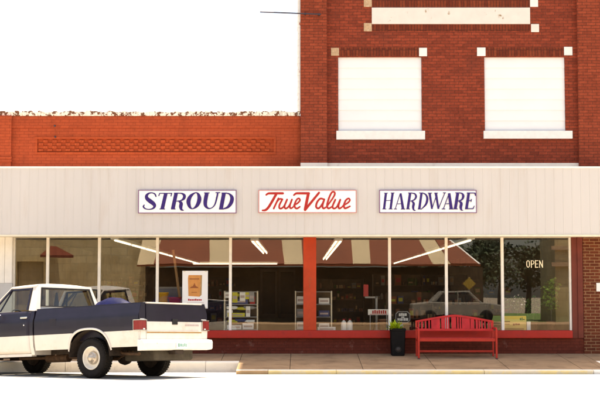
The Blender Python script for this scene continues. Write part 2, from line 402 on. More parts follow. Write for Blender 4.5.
def rect(x0, y0, x1, y1, Y):
    """photo rectangle -> (xa, xb, za, zb) on the plane Y"""
    ym = (y0+y1)/2
    return X_(x0,ym,Y), X_(x1,ym,Y), Z_(y1,Y), Z_(y0,Y)
ZC = 2.72                        # underside of everything above the shop windows
HT, HL = 15.7, Z_(116, WY)      # roof of the tall building, top of the low wall under its coping
XT0, XT1 = X_(300.5,80,29.9), 7.50
XW0, XW1 = X_(327,80,29.9), X_(578,80,29.9)
YB = 58.6

# --- tall brick building
tall = thing('brick_building', 'tall dark red brick building with two blocked up white windows above the shop canopy', 'building', (3.7, WY, 0))
win_px = [(338.2,57,421.8,131), (484.6,57,565.2,131)]
wins = [rect(*w_, WY) for w_ in win_px]
mb = MB()
wall(mb, XW0, XW1, ZC, HT, WY, [(a,b,c,d) for a,b,c,d in wins], .14)
mb.quad((XT1,29.9,ZC),(XT1,YB,ZC),(XT1,YB,HT),(XT1,29.9,HT)); mb.quad((XT0,29.9,ZC),(XT0,29.9,HT),(XT0,YB,HT),(XT0,YB,ZC))
mb.quad((XT0,YB,0),(XT0,YB,HT),(XT1,YB,HT),(XT1,YB,0)); mb.quad((XT0,29.9,HT),(XT1,29.9,HT),(XT1,YB,HT),(XT0,YB,HT))
mb.quad((XT0,29.9,ZC),(XT0,WY+.35,ZC),(XT1,WY+.35,ZC),(XT1,29.9,ZC))
mb.build('wall', M['brick_red'], tall)
for a, b in ((XT0,XW0),(XW1,XT1)):
    mb = MB(); mb.quad((a,29.89,ZC),(b,29.89,ZC),(b,29.89,HT),(a,29.89,HT))
    mb.quad((a,29.89,ZC),(a,29.89,HT),(a,WY,HT),(a,WY,ZC)); mb.quad((b,29.89,ZC),(b,WY,ZC),(b,WY,HT),(b,29.89,HT))
    mb.build('pilaster', M['brick_pier'], tall)
mb = MB(); mb.box(XW1+.06, XT1, 29.93, 30.6, -.05, ZC-.004); mb.build('brick_pier', M['brick_light'], tall)
for i, (a,b,c,d) in enumerate(wins):
    mb = MB(); n = 7; h = (d-c)/n
    for k in range(n):
        z0 = c+k*h
        mb.add([(a+.002,WY+.036,z0),(b-.002,WY+.036,z0),(b-.002,WY+.052,z0+h),(a+.002,WY+.052,z0+h)], [(0,1,2,3)])
        mb.add([(a+.002,WY+.036,z0),(b-.002,WY+.036,z0),(b-.002,WY+.052,z0),(a+.002,WY+.052,z0)], [(0,1,2,3)])
    wn = mb.build('blocked_window', M['siding'], tall)
    sx = [(336.3,131,424.8,139.7),(483.4,131,572,138.8)][i]; q = rect(*sx, WY)
    s_ = MB(); s_.box(q[0], q[1], WY-.07, WY+.034, q[2], q[3]); s_.build('sill', M['stone'], wn, bevel=.006)
    ax, bx = (339.5,419) if i == 0 else (485.8,563.6)
    q = rect(ax, 47.5, bx, 56.2, WY); s_ = MB(); s_.box(q[0], q[1], WY-.004, WY+.02, q[2], q[3]); s_.build('soldier_course', M['brick_soldier'], wn)
    if i == 0:   # dark soot line of the lintel angle
        pass
for x0,y0,x1,y1,mt in ((419,47.8,427,56.2,'stone'),(477,47.5,485.5,56,'stone'),(564,46.8,572.4,55.2,'stone'),(331,47.8,339,55.6,'stone_tan'),
                       (363.8,23,371.8,31.2,'stone_tan'),(363.8,-1,371.8,6.8,'stone_tan'),(530,-1,538,6.8,'stone'),(531,24,539,32,'stone_panel')):
    q = rect(x0,y0,x1,y1,WY); mb = MB(); mb.box(q[0],q[1],WY-.014,WY+.03,q[2],q[3]); mb.build('corner_block', M[mt], tall, bevel=.006)
q = rect(371.8,7.6,530,24,WY); mb = MB(); mb.box(q[0],q[1],WY-.02,WY+.03,q[2],q[3]); mb.build('name_panel', M['stone_panel'], tall, bevel=.004)
for y0, y1 in ((0,7.2),(24.4,31)):
    q = rect(372,y0,530,y1,WY); mb = MB(); mb.box(q[0],q[1],WY-.004,WY+.02,q[2],q[3]); mb.build('soldier_course', M['brick_soldier'], tall)
mb = MB(); zz = Z_(112, 30.1)
k = 0
while zz+.02*k < HT-.3 and k < 60:
    z0 = zz+k*.14; mb.box(XT0-.075+random.uniform(-.006,.006), XT0-.004, 29.95, 30.4, z0, z0+.137); k += 1
mb.build('corner_flashing', pm('flaking_white_flashing', (.80,.74,.67), .7, .05, 4, stain=(.42,.12,.07), st=(.6,.66), sscale=7, stretch=(1,1,.5)), tall)

# --- low orange-painted building
XL0 = -13.2
low = thing('brick_building', 'low orange painted brick building with a corbelled brick panel and flaking white coping', 'building', (-6.5, WY, 0))
pq = rect(35, 136.5, 276, 154.5, WY)
mb = MB()
XP = X_(11.2,140,29.92)
wall(mb, XP, XT0-.003, ZC, HL, WY, [pq], .04)
mb.quad((XL0,WY,ZC),(XL0,YB,ZC),(XL0,YB,HL),(XL0,WY,HL)); mb.quad((XL0,YB,0),(XL0,YB,HL),(XT0,YB,HL),(XT0,YB,0))
mb.quad((XL0,WY+.3,HL-.35),(XT0,WY+.3,HL-.35),(XT0,YB,HL-.35),(XL0,YB,HL-.35)); mb.quad((XL0,WY+.3,HL-.4),(XT0,WY+.3,HL-.4),(XT0,WY+.3,HL),(XL0,WY+.3,HL))
mb.quad((XL0,WY-.03,ZC),(XL0,WY+.35,ZC),(XT0-.004,WY+.35,ZC),(XT0-.004,WY-.03,ZC))
mb.build('wall', M['brick_orange'], low)
mb = MB(); zA = Z_(127.6, WY); mb.box(XP, XT0-.005, WY-.018, WY+.02, zA, HL-.002); mb.build('brick_band', M['brick_orange'], low)
mb = MB(); mb.box(XL0, XP, WY-.09, WY+.2, ZC+.003, HL-.001)
for yy in (157.5, 160.3): z_ = Z_(yy, WY-.1); mb.box(XL0-.01, XP+.02, WY-.115, WY+.1, z_-.03, z_+.02)
mb.build('pilaster', M['brick_orange'], low)
mb = MB(); a,b,c,d = pq
mb.quad((a,WY+.035,c),(b,WY+.035,c),(b,WY+.035,d),(a,WY+.035,d))
fr = .055
for q in ((a,b,c,c+fr),(a,b,d-fr,d),(a,a+fr,c+fr,d-fr),(b-fr,b,c+fr,d-fr)): mb.box(q[0]+.001,q[1]-.001,WY-.016,WY+.05,q[2]+.001,q[3]-.001)
nr = 4; rh = (d-c-2*fr-.03)/nr; bwid = .105; x = a+fr+.02; k = 0
while x+bwid < b-fr-.01:
    for r_ in range(nr):
        if (r_+k) % 2 == 0:
            z0 = c+fr+.015+r_*rh; mb.box(x+.004, x+bwid*1.04, WY+.004+random.uniform(0,.006), WY+.06, z0+.006, z0+rh-.006)
    x += bwid; k += 1
mb.build('corbelled_panel', M['brick_ledge'], low)
mb = MB(); x = XL0
while x < XT0-.02:
    w_ = random.uniform(.05,.16); e = min(x+w_, XT0-.006); t = random.uniform(.085,.125)
    mb.box(x, e, WY-.035+random.uniform(-.012,.012), WY+.32, HL+.001, HL+t); x = e+.0005
mb.build('coping', M['cap'], low, bevel=.008)
for px_,py_ in ((55,126),(55.5,137)):
    q = P(px_,py_,WY); mb = MB(); mb.lathe([(.0,-.06),(.018,-.06),(.022,-.02),(.022,.0)], (q[0],WY-.0,q[1]), 'y', 8); mb.build('anchor_bolt', M['iron'], low)

# --- iron rod on the pier
q0 = P(260,11.8,29.8); q1 = P(321,14.2,29.8)
rod = thing('iron_rod', 'thin iron rod sticking out sideways from the corner pier of the tall brick building', 'rod', (q1[0],29.85,q1[1]))
mb = MB(); mb.tube([(q0[0],29.8,q0[1]),(q1[0],29.8,q1[1])], .016, 8); mb.build('rod', M['iron'], rod)
for t in (.74,.97):
    x_ = q0[0]+(q1[0]-q0[0])*t; z_ = q0[1]+(q1[1]-q0[1])*t
    mb = MB(); mb.box(x_-.02,x_+.02,29.79,29.888,z_-.02,z_+.02); mb.build('bracket', M['iron'], rod)

# --- canopy
FY = 29.1
zf0, zf1 = Z_(235.2, FY), Z_(168.0, FY)
cx0, cx1 = -13.2, 7.52
can = thing('metal_canopy', 'beige ribbed metal canopy running across both brick buildings above the shop windows', 'canopy', (-.5, FY, zf0))
mb = MB(); x = X_(2.5,200,FY)
pts = [cx0]
prof = []
x = cx0 + (X_(2.5,200,FY)-cx0) % .2
while x < cx1-.2:
    prof += [(x,0),(x+.176,0),(x+.182,-.006),(x+.193,-.006),(x+.1995,0)]; x += .2
rows = [[(p, FY+q, zf0) for p,q in prof],[(p, FY+q, zf1) for p,q in prof]]
mb.grid(rows, smooth=False); mb.build('fascia', M['fascia'], can)
mb = MB(); mb.box(cx0, cx1, FY-.018, FY+.05, zf1-.004, zf1+.035); mb.box(cx0, cx1, FY+.05, FY+.9, zf1-.02, zf1+.01)
mb.build('top_flashing', M['trim_white'], can)
mb = MB(); mb.box(cx0, cx1, FY-.02, FY+.06, zf0-.028, zf0+.012); mb.build('bottom_trim', M['trim_cream'], can)
mb = MB(); mb.box(cx0, cx1, FY+.06, WY+.2, zf0-.012, zf0+.008); mb.build('soffit', M['trim_cream'], can)
mb = MB(); q = rect(300.5,163,581,170,WY-.03)
mb.box(q[0], XW1+.04, WY-.03, WY-.003, q[2]-.2, q[3]); mb.box(XT0, XW0+.005, 29.87, 29.887, q[2]-.2, q[3]-.005)
mb.build('wall_flashing', pm('warm_white_flashing', (.82,.70,.56), .6, .06, 4, stain=(.6,.45,.33), st=(.6,.8), sscale=3), can)

# ------------------------------------------------------------------ lettering
def stroke(mb, pts, S, k, close=False, smooth=True, cap=True, thick=.006, y0=0.0, fat=1.0, fatflat=False):
    """pts: (x, y, width) in the sign's own design units; S maps to metres"""
    n = len(pts); out = []
    if smooth and n > 2:
        rng = range(n) if close else range(n-1)
        for i in rng:
            if close: p = [pts[(i+j-1)%n] for j in range(4)]
            else: p = [pts[max(i-1,0)], pts[i], pts[i+1], pts[min(i+2,n-1)]]
            for t in [j/6 for j in range(6)]:
                out.append(tuple(.5*((2*p[1][c])+(-p[0][c]+p[2][c])*t+(2*p[0][c]-5*p[1][c]+4*p[2][c]-p[3][c])*t*t+(-p[0][c]+3*p[1][c]-3*p[2][c]+p[3][c])*t**3) for c in range(3)))
        if not close: out.append(pts[-1])
    else: out = list(pts)
    out = [(p[0], p[1], p[2]*fat) for p in out]
    m_ = len(out); lft = []; rgt = []
    for i, p in enumerate(out):
        a = out[(i-1)%m_] if close else out[max(i-1,0)]; b = out[(i+1)%m_] if close else out[min(i+1,m_-1)]
        dx, dy = b[0]-a[0], b[1]-a[1]; l = math.hypot(dx,dy) or 1
        nx, ny = -dy/l*p[2]/2, dx/l*p[2]/2
        lft.append((p[0]+nx,p[1]+ny)); rgt.append((p[0]-nx,p[1]-ny))
    yf = y0-thick-k*.0004
    def q(p, y): X, Z = S(*p); return (X, y, Z)
    yb = lambda i: yf-.00004*i
    cnt = m_ if close else m_-1
    for i in range(cnt):
        j = (i+1)%m_
        mb.quad(q(lft[i],yb(i)),q(lft[j],yb(j)),q(rgt[j],yb(j)),q(rgt[i],yb(i)))
        mb.quad(q(lft[i],yf),q(lft[j],yf),q(lft[j],y0),q(lft[i],y0)); mb.quad(q(rgt[i],yf),q(rgt[j],yf),q(rgt[j],y0),q(rgt[i],y0))
    if cap and not close:
        for e, sgn in ((0,-1),(m_-1,1)):
            p = out[e]
            if fatflat and (p[2] > 17 or n < 3 or not smooth): continue
            a = out[1] if e == 0 else out[m_-2]
            an = math.atan2(p[1]-a[1], p[0]-a[0])
            fan = [(p[0]+p[2]/2*math.cos(an+t), p[1]+p[2]/2*math.sin(an+t)) for t in [-math.pi/2+math.pi*j/6 for j in range(7)]]
            mb.add([q(f,yb(e)-.00002) for f in fan], [tuple(range(7))])
STROUD = [
 [(229,114,13),(217,88,14),(187,75,10),(152,80,16),(127,105,28),(132,137,37),(165,165,42),(203,195,38),(214,221,28),(194,246,15),(150,255,9),(110,246,12),(92,226,15),(101,207,10)],
 [(337,80,36),(297,250,36)],[(268,80,9),(405,80,9)],[(270,80,11),(258,110,9)],[(401,80,11),(391,114,9)],[(268,251,9),(327,251,9)],
 [(449,80,36),(412,250,38)],[(425,78,9),(478,78,9)],[(468,80,8),(508,81,13),(538,103,28),(532,137,26),(498,160,11),(450,166,7)],[(478,165,14),(503,188,33),(499,226,34),(506,256,22),(530,266,8)],[(393,251,9),(442,251,9)],
 ('c',[(663,73,9),(610,108,29),(584,165,40),(597,226,27),(630,248,9),(676,214,30),(702,150,40),(693,96,27)]),
 [(783,80,38),(768,165,38),(771,215,32),(800,244,15),(836,240,9),(870,205,12),(890,140,16),(903,78,16)],[(754,76,9),(814,76,9)],[(878,73,9),(930,73,9)],
 [(970,80,38),(938,250,38)],[(944,77,9),(1002,77,9)],[(985,78,9),(1028,87,15),(1058,127,35),(1049,182,37),(1014,230,24),(962,251,9)],[(917,252,9),(968,252,9)],
]
HARDWARE = [
 [(108,80,26),(88,250,26)],[(181,80,26),(159,250,26)],[(100,160,7),(172,156,7)],[(88,78,8),(130,78,8)],[(160,76,8),(202,76,8)],[(68,251,8),(112,251,8)],[(138,251,8),(180,251,8)],
 [(263,85,8),(210,250,8)],[(268,80,22),(295,250,30)],[(233,196,7),(285,193,7)],[(195,251,8),(228,251,8)],[(270,252,8),(318,252,8)],
 [(372,80,28),(346,250,28)],[(350,76,8),(395,76,8)],[(388,78,8),(423,86,16),(437,116,22),(419,149,16),(376,166,7)],[(390,165,12),(411,190,26),(405,230,26),(412,261,16),(431,268,6)],[(329,251,8),(370,251,8)],
 [(496,80,26),(472,250,26)],[(470,76,8),(515,76,8)],[(505,76,8),(543,95,16),(559,140,24),(544,200,22),(498,250,8)],[(455,252,8),(500,252,8)],
 [(585,80,26),(611,250,20)],[(611,250,8),(663,85,7)],[(653,82,26),(681,250,20)],[(681,250,8),(750,76,8)],[(565,78,8),(610,78,8)],[(635,78,8),(675,78,8)],[(730,75,8),(762,75,8)],
 [(795,85,8),(735,250,8)],[(797,80,28),(821,250,34)],[(760,196,7),(808,193,7)],[(717,251,8),(755,251,8)],[(795,252,8),(846,252,8)],
 [(891,80,32),(864,250,32)],[(865,75,8),(915,75,8)],[(905,76,8),(938,83,16),(952,111,26),(936,149,18),(894,166,7)],[(906,165,12),(930,190,30),(924,230,30),(930,259,18),(948,267,6)],[(847,251,8),(890,251,8)],
 [(1011,80,28),(986,250,30)],[(990,77,9),(1082,78,9)],[(1078,78,14),(1086,108,8)],[(1000,166,7),(1040,158,7)],[(1042,142,7),(1036,174,7)],[(970,250,9),(1060,249,9)],[(1059,249,9),(1072,216,8)],
]
TRUE = [
 [(122,97,18),(145,82,23),(180,80,25),(304,80,26)],[(232,88,28),(180,180,28),(145,235,28),(115,262,25),(82,266,18)],
 [(204,246,20),(230,190,20),(256,136,20)],[(238,178,14),(268,142,18),(298,146,22)],
 [(298,146,20),(268,205,20),(266,240,20),(290,244,19),(322,212,18),(350,148,20)],[(350,148,20),(322,218,20),(332,245,20),(356,236,18),(382,200,18),(403,148,20)],[(403,148,20),(380,215,20),(388,243,19),(408,236,16),(430,212,14)],
 [(425,208,16),(462,190,18),(490,158,19),(480,136,18),(456,148,18),(434,195,20),(436,233,20),(458,246,19),(490,226,16)],
 [(424,100,18),(448,82,23),(485,80,25),(588,80,26)],[(582,84,32),(564,170,32),(546,258,30)],[(546,262,26),(620,170,26),(698,74,24)],
 [(750,146,20),(712,138,20),(676,180,21),(667,228,21),(694,244,20),(728,206,18),(755,150,18)],[(756,146,20),(736,218,20),(748,245,20),(780,228,15)],
 [(780,228,16),(832,158,17),(868,98,19),(866,68,19),(838,70,19),(806,135,20),(786,212,20),(802,245,20),(838,226,15)],
 [(876,150,20),(846,222,20),(860,246,19),(892,228,17),(930,150,20)],[(930,150,20),(910,222,20),(924,246,19),(962,218,14)],
 [(960,215,16),(1010,186,17),(1035,156,18),(1020,136,18),(988,160,19),(970,215,20),(984,244,20),(1036,222,16)],
]
def signboard(nm, label, px, glyphs, x0px, mtxt, mline, y_img0=186):
    q = rect(*px, FY-.05)
    cx_ = (q[0]+q[1])/2
    t = thing('sign', label, 'sign', (cx_, FY-.03, q[2]))
    mb = MB(); mb.box(q[0], q[1], FY-.05, FY-.012, q[2], q[3]); mb.build('sign_board', M['signwhite'], t, bevel=.003)
    e = .016; mb = MB()
    for r_ in ((q[0],q[1],q[3]-e,q[3]),(q[0],q[1],q[2],q[2]+e),(q[0],q[0]+e,q[2]+e,q[3]-e),(q[1]-e,q[1],q[2]+e,q[3]-e)):
        mb.box(r_[0]-.002, r_[1]+.002, FY-.055, FY-.02, r_[2]-.001, r_[3]+.001)
    mb.build('border', mline, t)
    S = lambda a, b: P(x0px+a/10.909, y_img0+b/10.9, FY-.05)
    mb = MB()
    for k, gph in enumerate(glyphs):
        if gph[0] == 'c': stroke(mb, gph[1], S, k, close=True, y0=FY-.05, fat=1.12)
        else: stroke(mb, gph, S, k, y0=FY-.05, fat=1.08 if glyphs is STROUD else .96, fatflat=glyphs is not TRUE)
    mb.build('lettering', mtxt, t)
signboard('a', 'white sign with STROUD in purple italic capitals on the beige canopy', (138.2,190,236.4,213.3), STROUD, 135, M['purple'], M['purple_line'])
signboard('b', 'white sign with red script lettering in the middle of the beige canopy', (258.5,190,356.5,212.9), TRUE, 255, M['signred'], M['pink_line'])
signboard('c', 'white sign with HARDWARE in purple italic capitals on the beige canopy', (379.3,190,476.6,213), HARDWARE, 376, M['purple'], M['purple_line'])

# ------------------------------------------------------------------ storefront
GY = 30.04
zs0, zs1 = Z_(338.2, 29.9), Z_(330.5, 29.9)
st_ = thing('storefront', 'long shop front of plate glass with a red sill and maroon brick base', 'shop front', (-.2, WY, 0))
SX0, SX1 = X_(13.5,300,GY), X_(570,300,GY)
mull = [47.6, 99.2, 157.3, 230.4, None, 389.6, 446.3, 502.3]
xm = [X_(m,285,GY) if m else None for m in mull]
PX0, PX1 = X_(303.3,285,29.95), X_(316.3,285,29.95)
ztop = ZC-.01
bounds = [SX0]+[x for x in xm[:4]]+[PX0]; panes = list(zip(bounds, bounds[1:]))
bounds2 = [PX1]+xm[5:]+[SX1]; panes += list(zip(bounds2, bounds2[1:]))
for a, b in panes:
    mb = MB(); mb.quad((a,GY,zs1-.01),(b,GY,zs1-.01),(b,GY,ztop),(a,GY,ztop)); mb.build('window_pane', M['glass'], st_)
for x in xm:
    if x is None: continue
    mb = MB(); mb.box(x-.033, x+.033, GY-.045, GY+.05, zs1-.006, ztop); mb.build('mullion', M['mullion'], st_, bevel=.006)
for a_, b_ in ((SX0-.035, SX0+.03),(SX1-.018, SX1+.03)):
    mb = MB(); mb.box(a_, b_, GY-.045, GY+.05, zs1-.006, ztop); mb.build('jamb', M['mullion'], st_)
mb = MB(); mb.box(SX0, SX1, GY-.03, GY+.05, ztop-.05, ztop+.008); mb.build('head_rail', M['trim_cream'], st_)
mb = MB(); mb.box(PX0, PX1, 29.94, 30.3, zs1-.004, ztop+.004)
post = mb.build('red_post', M['red'], st_, bevel=.008)
xc = (PX0+PX1)/2; z0 = Z_(278,29.94)          # worn house number on the post
mb = MB(); S = lambda a, b: (xc-.02+a, z0-b)
for k, g_ in enumerate(([(.0,.0,.012),(.05,.0,.012),(.05,.05,.012),(.0,.05,.012),(.0,.1,.012),(.05,.1,.012)],[(.02,.14,.012),(.02,.22,.012)])):
    stroke(mb, g_, S, k, smooth=False, y0=29.94, thick=.003)
mb.build('worn_number', M['print_brown'], post)
xs_l = X_(-40,334,29.9); xs_r = X_(572.5,334,29.9)
mb = MB(); mb.box(xs_l, xs_r, 29.86, GY+.06, zs0, zs1); mb.build('sill', M['sillred'], st_, bevel=.012)
mb = MB(); mb.box(xs_l, XW1+.058, 29.95, 30.25, -.05, zs0-.003); mb.build('bulkhead', M['brick_maroon'], st_)
mb = MB(); mb.box(SX1+.032, XW1+.058, 29.955, 30.25, zs0-.002, ZC-.003); mb.box(SX1+.16, XW1+.05, 29.93, 29.954, zs0, ZC-.004); mb.build('maroon_board', M['maroon'], st_, bevel=.004)
lx0, lx1 = X_(-40,290,29.9), X_(12.2,290,29.9)
zg = Z_(283, 29.9)
mb = MB(); x = lx0
while x < lx1-.01:
    e = min(x+.17, lx1); mb.box(x, e-.012, 29.9, 30.2, zg, ZC-.013); mb.box(x+.001, e-.001, 29.915, 30.19, zg, ZC-.014); x = e
mb.build('white_panel', M['trim_white'], st_)
mb = MB(); mb.box(lx0, lx1-.004, 29.905, 30.2, zs1+.002, zg-.004); mb.build('grey_panel', M['grey_panel'], st_)
# the next shop along, only seen from a step to the side
nb = thing('brick_building', 'low plain brick shop beyond the right end of the canopy', 'building', (14,WY,0))
mb = MB(); wall(mb, 7.56, 22, -.05, 4.6, WY-.02, [(9,12.2,.6,2.7),(13.2,14.2,-.02,2.5),(15.2,18.4,.6,2.7)], .15); mb.box(7.56,22,WY+.2,YB,-.05,4.55)
mb.build('wall', M['brick_pier'], nb)
mb = MB(); mb.box(7.56,22,WY-.06,WY+.3,4.601,4.7); mb.build('coping', M['stone'], nb)
for a_, b_, c_, d_ in ((9,12.2,.6,2.7),(13.2,14.2,-.02,2.5),(15.2,18.4,.6,2.7)):
    mb = MB(); mb.quad((a_,WY+.10,c_),(b_,WY+.10,c_),(b_,WY+.10,d_),(a_,WY+.10,d_)); fr2 = mb.build('window' if c_ > 0 else 'door', M['glass'] if c_ > 0 else M['maroon'], nb)
    mb = MB()
    for q in ((a_,a_+.07,c_,d_),(b_-.07,b_,c_,d_),(a_+.07,b_-.07,d_-.07,d_),(a_+.07,b_-.07,c_,c_+.07)): mb.box(q[0]+.002,q[1]-.002,WY+.05,WY+.095,q[2]+.002,q[3]-.002)
    mb.build('frame', M['mullion'], fr2)
# small plaque on the pier
q = rect(596.3,283,602,291.5,29.93); pl = MB(); pl.box(q[0],q[1],29.91,29.935,q[2],q[3])
tag(pl.build('plaque', M['whiteplastic'], bevel=.004), 'small white plaque on the buff mortared brick pier', 'plaque')

# ------------------------------------------------------------------ shop interior
room = thing('shop_room', 'dim brown shop room behind the plate glass windows', 'room', (0, 44, 0))
RX0, RX1, FZ, CZ = -6.72, 6.32, .25, 2.73
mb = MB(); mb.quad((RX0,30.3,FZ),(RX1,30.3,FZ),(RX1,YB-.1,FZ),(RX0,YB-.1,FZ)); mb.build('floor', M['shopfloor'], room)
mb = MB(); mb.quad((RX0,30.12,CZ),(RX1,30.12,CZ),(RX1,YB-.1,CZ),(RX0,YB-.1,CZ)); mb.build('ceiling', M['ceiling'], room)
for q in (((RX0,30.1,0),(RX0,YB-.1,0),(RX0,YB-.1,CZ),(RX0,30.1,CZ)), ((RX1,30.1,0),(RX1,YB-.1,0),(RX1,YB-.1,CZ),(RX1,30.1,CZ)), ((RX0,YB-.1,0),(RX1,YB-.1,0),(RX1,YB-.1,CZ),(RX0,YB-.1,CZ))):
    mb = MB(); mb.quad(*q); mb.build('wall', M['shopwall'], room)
mb = MB(); mb.box(RX0+.01, RX1-.01, 30.28, 31.15, FZ+.001, zs1-.03); mb.build('display_platform', M['shopfloor'], room)
def rowlight(x, y0, y1, n, label):
    for i in range(n):
        a = y0+(y1-y0)*i/n; b = y0+(y1-y0)*(i+1)/n-.25
        nth = ('nearest','second','third','fourth','fifth','sixth','seventh','farthest')[i]
        t = thing('fluorescent_light', label % nth, 'ceiling light', (x,(a+b)/2,CZ-.1), 0, 'fluorescent ceiling lights')
        mb = MB(); mb.box(x-.1,x+.1,a,b,CZ-.06,CZ-.003); mb.build('housing', M['whiteplastic'], t)
        for s_ in ((-.055,.055) if abs(x) < 2 else (0,)):
            mb = MB(); mb.tube([(x+s_,a+.04,CZ-.085),(x+s_,b-.04,CZ-.085)], .02, 6); mb.build('tube', M['tube'], t)
rowlight(-4.45, 31.2, 57, 8, '%s lit fluorescent fitting of the ceiling row over the left part of the shop')
rowlight(-1.12, 32.0, 42, 3, '%s lit fluorescent fitting of the ceiling row just left of the red post')
rowlight(.95, 32.0, 50, 4, '%s lit fluorescent fitting of the ceiling row just right of the red post')
rowlight(4.1, 31.2, 57, 8, '%s lit fluorescent fitting of the ceiling row over the right part of the shop')
t = thing('fluorescent_light', 'long lit fluorescent strip hung crosswise near the back of the shop', 'ceiling light', (-2.9,56.8,CZ-.1))
mb = MB(); mb.box(-4.7,-.95,56.7,56.9,CZ-.1,CZ-.003); mb.build('housing', M['whiteplastic'], t)
mb = MB(); mb.tube([(-4.65,56.66,CZ-.1),(-1.0,56.66,CZ-.1)], .022, 6); mb.build('tube', M['tube'], t)
# back doors
for x0, lab in ((-1.75,'left'),(-.95,'right')):
    d_ = thing('door', 'dark glazed door at the back of the shop, %s leaf of the pair' % lab, 'door', (x0+.36,57.5,FZ))
    mb = MB()
    for q in ((x0,x0+.09,FZ,2.4),(x0+.66,x0+.75,FZ,2.4),(x0+.09,x0+.66,FZ,FZ+.2),(x0+.09,x0+.66,2.3,2.4)): mb.box(q[0],q[1],57.45,57.55,q[2]+.001,q[3])
    mb.build('frame', M['doorframe'], d_)
    mb = MB(); mb.box(x0+.09,x0+.66,57.49,57.52,FZ+.2,2.3); mb.build('pane', M['shopdark'], d_)
# shelving deep in the shop
goods = [M['terracotta'],M['shelfdark'],M['toolblue'],M['terracotta'],M['shelfdark'],M['greyplastic'],M['leaf'],M['print_brown'],M['shelfdark'],M['stone_tan'],M['print_red'],M['toolyellow']]
def gondola(x, y, w_, h_, label, seed):
    rr = random.Random(seed)
    t = thing('shelf_unit', label, 'shelf unit', (x,y,FZ), 0, 'shelf units inside the shop')
    mb = MB(); mb.box(x-w_/2,x+w_/2,y+.18,y+.22,FZ,FZ+h_)
    ns = max(3, int(h_/.4))
    for k in range(ns): mb.box(x-w_/2,x+w_/2,y-.2,y+.18,FZ+.06+k*h_/ns,FZ+.085+k*h_/ns)
    for s_ in (-1,1): mb.box(x+s_*w_/2-.02,x+s_*w_/2+.02,y-.2,y+.22,FZ,FZ+h_)
    mb.build('shelves', M['shelfdark'], t)
    mb = MB()
    for k in range(ns):
        xx = x-w_/2+.05; z0 = FZ+.087+k*h_/ns
        while xx < x+w_/2-.15:
            ww = rr.uniform(.07,.2); hh = rr.uniform(.1,h_/ns*.8)
            u_ = rr.random(); ci = rr.randrange(9)
            if u_ < .5:
                yo = rr.uniform(-.19,-.12); mb.box(xx,xx+ww,y+yo,y+yo+.2,z0,z0+hh, ci)
                mb.box(xx+ww*.15,xx+ww*.85,y+yo-.003,y+yo,z0+hh*.3,z0+hh*rr.uniform(.5,.8), rr.choice((9,9,10,11)))
            elif u_ < .75:
                ww = min(ww,.1); mb.lathe([(ww/2,z0),(ww/2,z0+hh*.6),(ww*.2,z0+hh*.8),(ww*.2,z0+hh*.9),(0,z0+hh*.9)], (xx+ww/2,y-.1,0), 'z', 8, ci)
            elif u_ < .9:
                n_ = rr.randint(2,3); ww = .075*n_
                for q_ in range(n_): mb.lathe([(.034,z0),(.034,z0+.11),(0,z0+.11)], (xx+.037+.075*q_,y-.12,0), 'z', 8, rr.choice((ci,9)))
            xx += ww+rr.uniform(.01,.06)
    o = mb.build('stock', goods, t); o['kind'] = 'stuff'
for i,(x,y,w_,h_,la) in enumerate(((-5.3,40,1.6,1.7,'dark stocked shelf unit at the far left of the shop'),(-3.3,47,2.2,1.7,'dark stocked shelf unit beyond the power tool rack'),
        (1.4,45,1.6,1.6,'dark stocked shelf unit behind the two white jugs'),(3.0,40,1.5,1.7,'dark stocked shelf unit behind the iron bracket stand'),
        (4.6,44,2.0,1.75,'dark stocked shelf unit above the red bench'),(5.4,36,1.3,1.5,'stocked shelf unit behind the yellow card at right'),(2.9,34.5,1.2,1.15,'low stocked shelf unit behind the left end of the bench'),(4.4,35,1.2,1.1,'low stocked shelf unit behind the right end of the bench'))):
    gondola(x,y,w_,h_,la,i)

# --- window display
DY = 30.55; DZ = zs1-.03
def drect(x0,y0,x1,y1,Y=DY): return rect(x0,y0,x1,y1,Y)
def rack(q, label, y0=30.4, y1=30.85):
    t = thing('display_rack', label, 'display rack', ((q[0]+q[1])/2,y0,DZ))
    a,b,c,d = q; c = DZ+.002
    for x in (a,b):
        for y in (y0,y1):
            mb = MB(); mb.box(x-.012,x+.012,y-.012,y+.012,c,d); mb.build('post', M['trim_cream'], t)
    hs = []
    for k in range(4):
        z = c+.02+(d-c-.05)*k/3; hs.append(z)
        mb = MB(); mb.box(a-.01,b+.01,y0-.01,y1+.01,z,z+.018); mb.build('shelf', M['greyplastic'], t)
    mb = MB(); mb.box(a,b,y1-.006,y1+.004,c,d); mb.build('back_panel', M['shelfdark'], t)
    return hs
q1 = drect(224.8,291,257.5,331.5)
h1 = rack(q1, 'cream framed rack of power tools left of the red post')
q2 = drect(295.5,291,331.5,331.5)
h2 = rack(q2, 'cream framed rack half hidden behind the red post')
def drill(x, y, z, s, body, label, group, flip=1):
    t = thing('power_tool', label, 'power tool', (x,y,z), 0, group)
    mb = MB(); mb.tube([(x-.11*s*flip,y,z+.17*s),(x+.05*s*flip,y,z+.17*s),(x+.10*s*flip,y,z+.17*s)], [.036*s,.036*s,.02*s], 8); mb.build('motor_body', body, t)
    mb = MB(); mb.tube([(x+.10*s*flip,y,z+.17*s),(x+.17*s*flip,y,z+.17*s)], .014*s, 6); mb.build('chuck', M['greyplastic'], t)
    mb = MB(); mb.box(x-.08*s,x-.03*s,y-.022*s,y+.022*s,z+.05*s,z+.155*s); mb.build('handle', M['blackplastic'], t)
    mb = MB(); mb.box(x-.12*s,x+.02*s,y-.03*s,y+.03*s,z+.001,z+.05*s); mb.build('battery', M['blackplastic'], t)
bodies = [('toolyellow','yellow'),('toolblue','dark blue'),('whiteplastic','white'),('toolyellow','yellow'),('greyplastic','grey')]
sn = ['bottom','second','third']
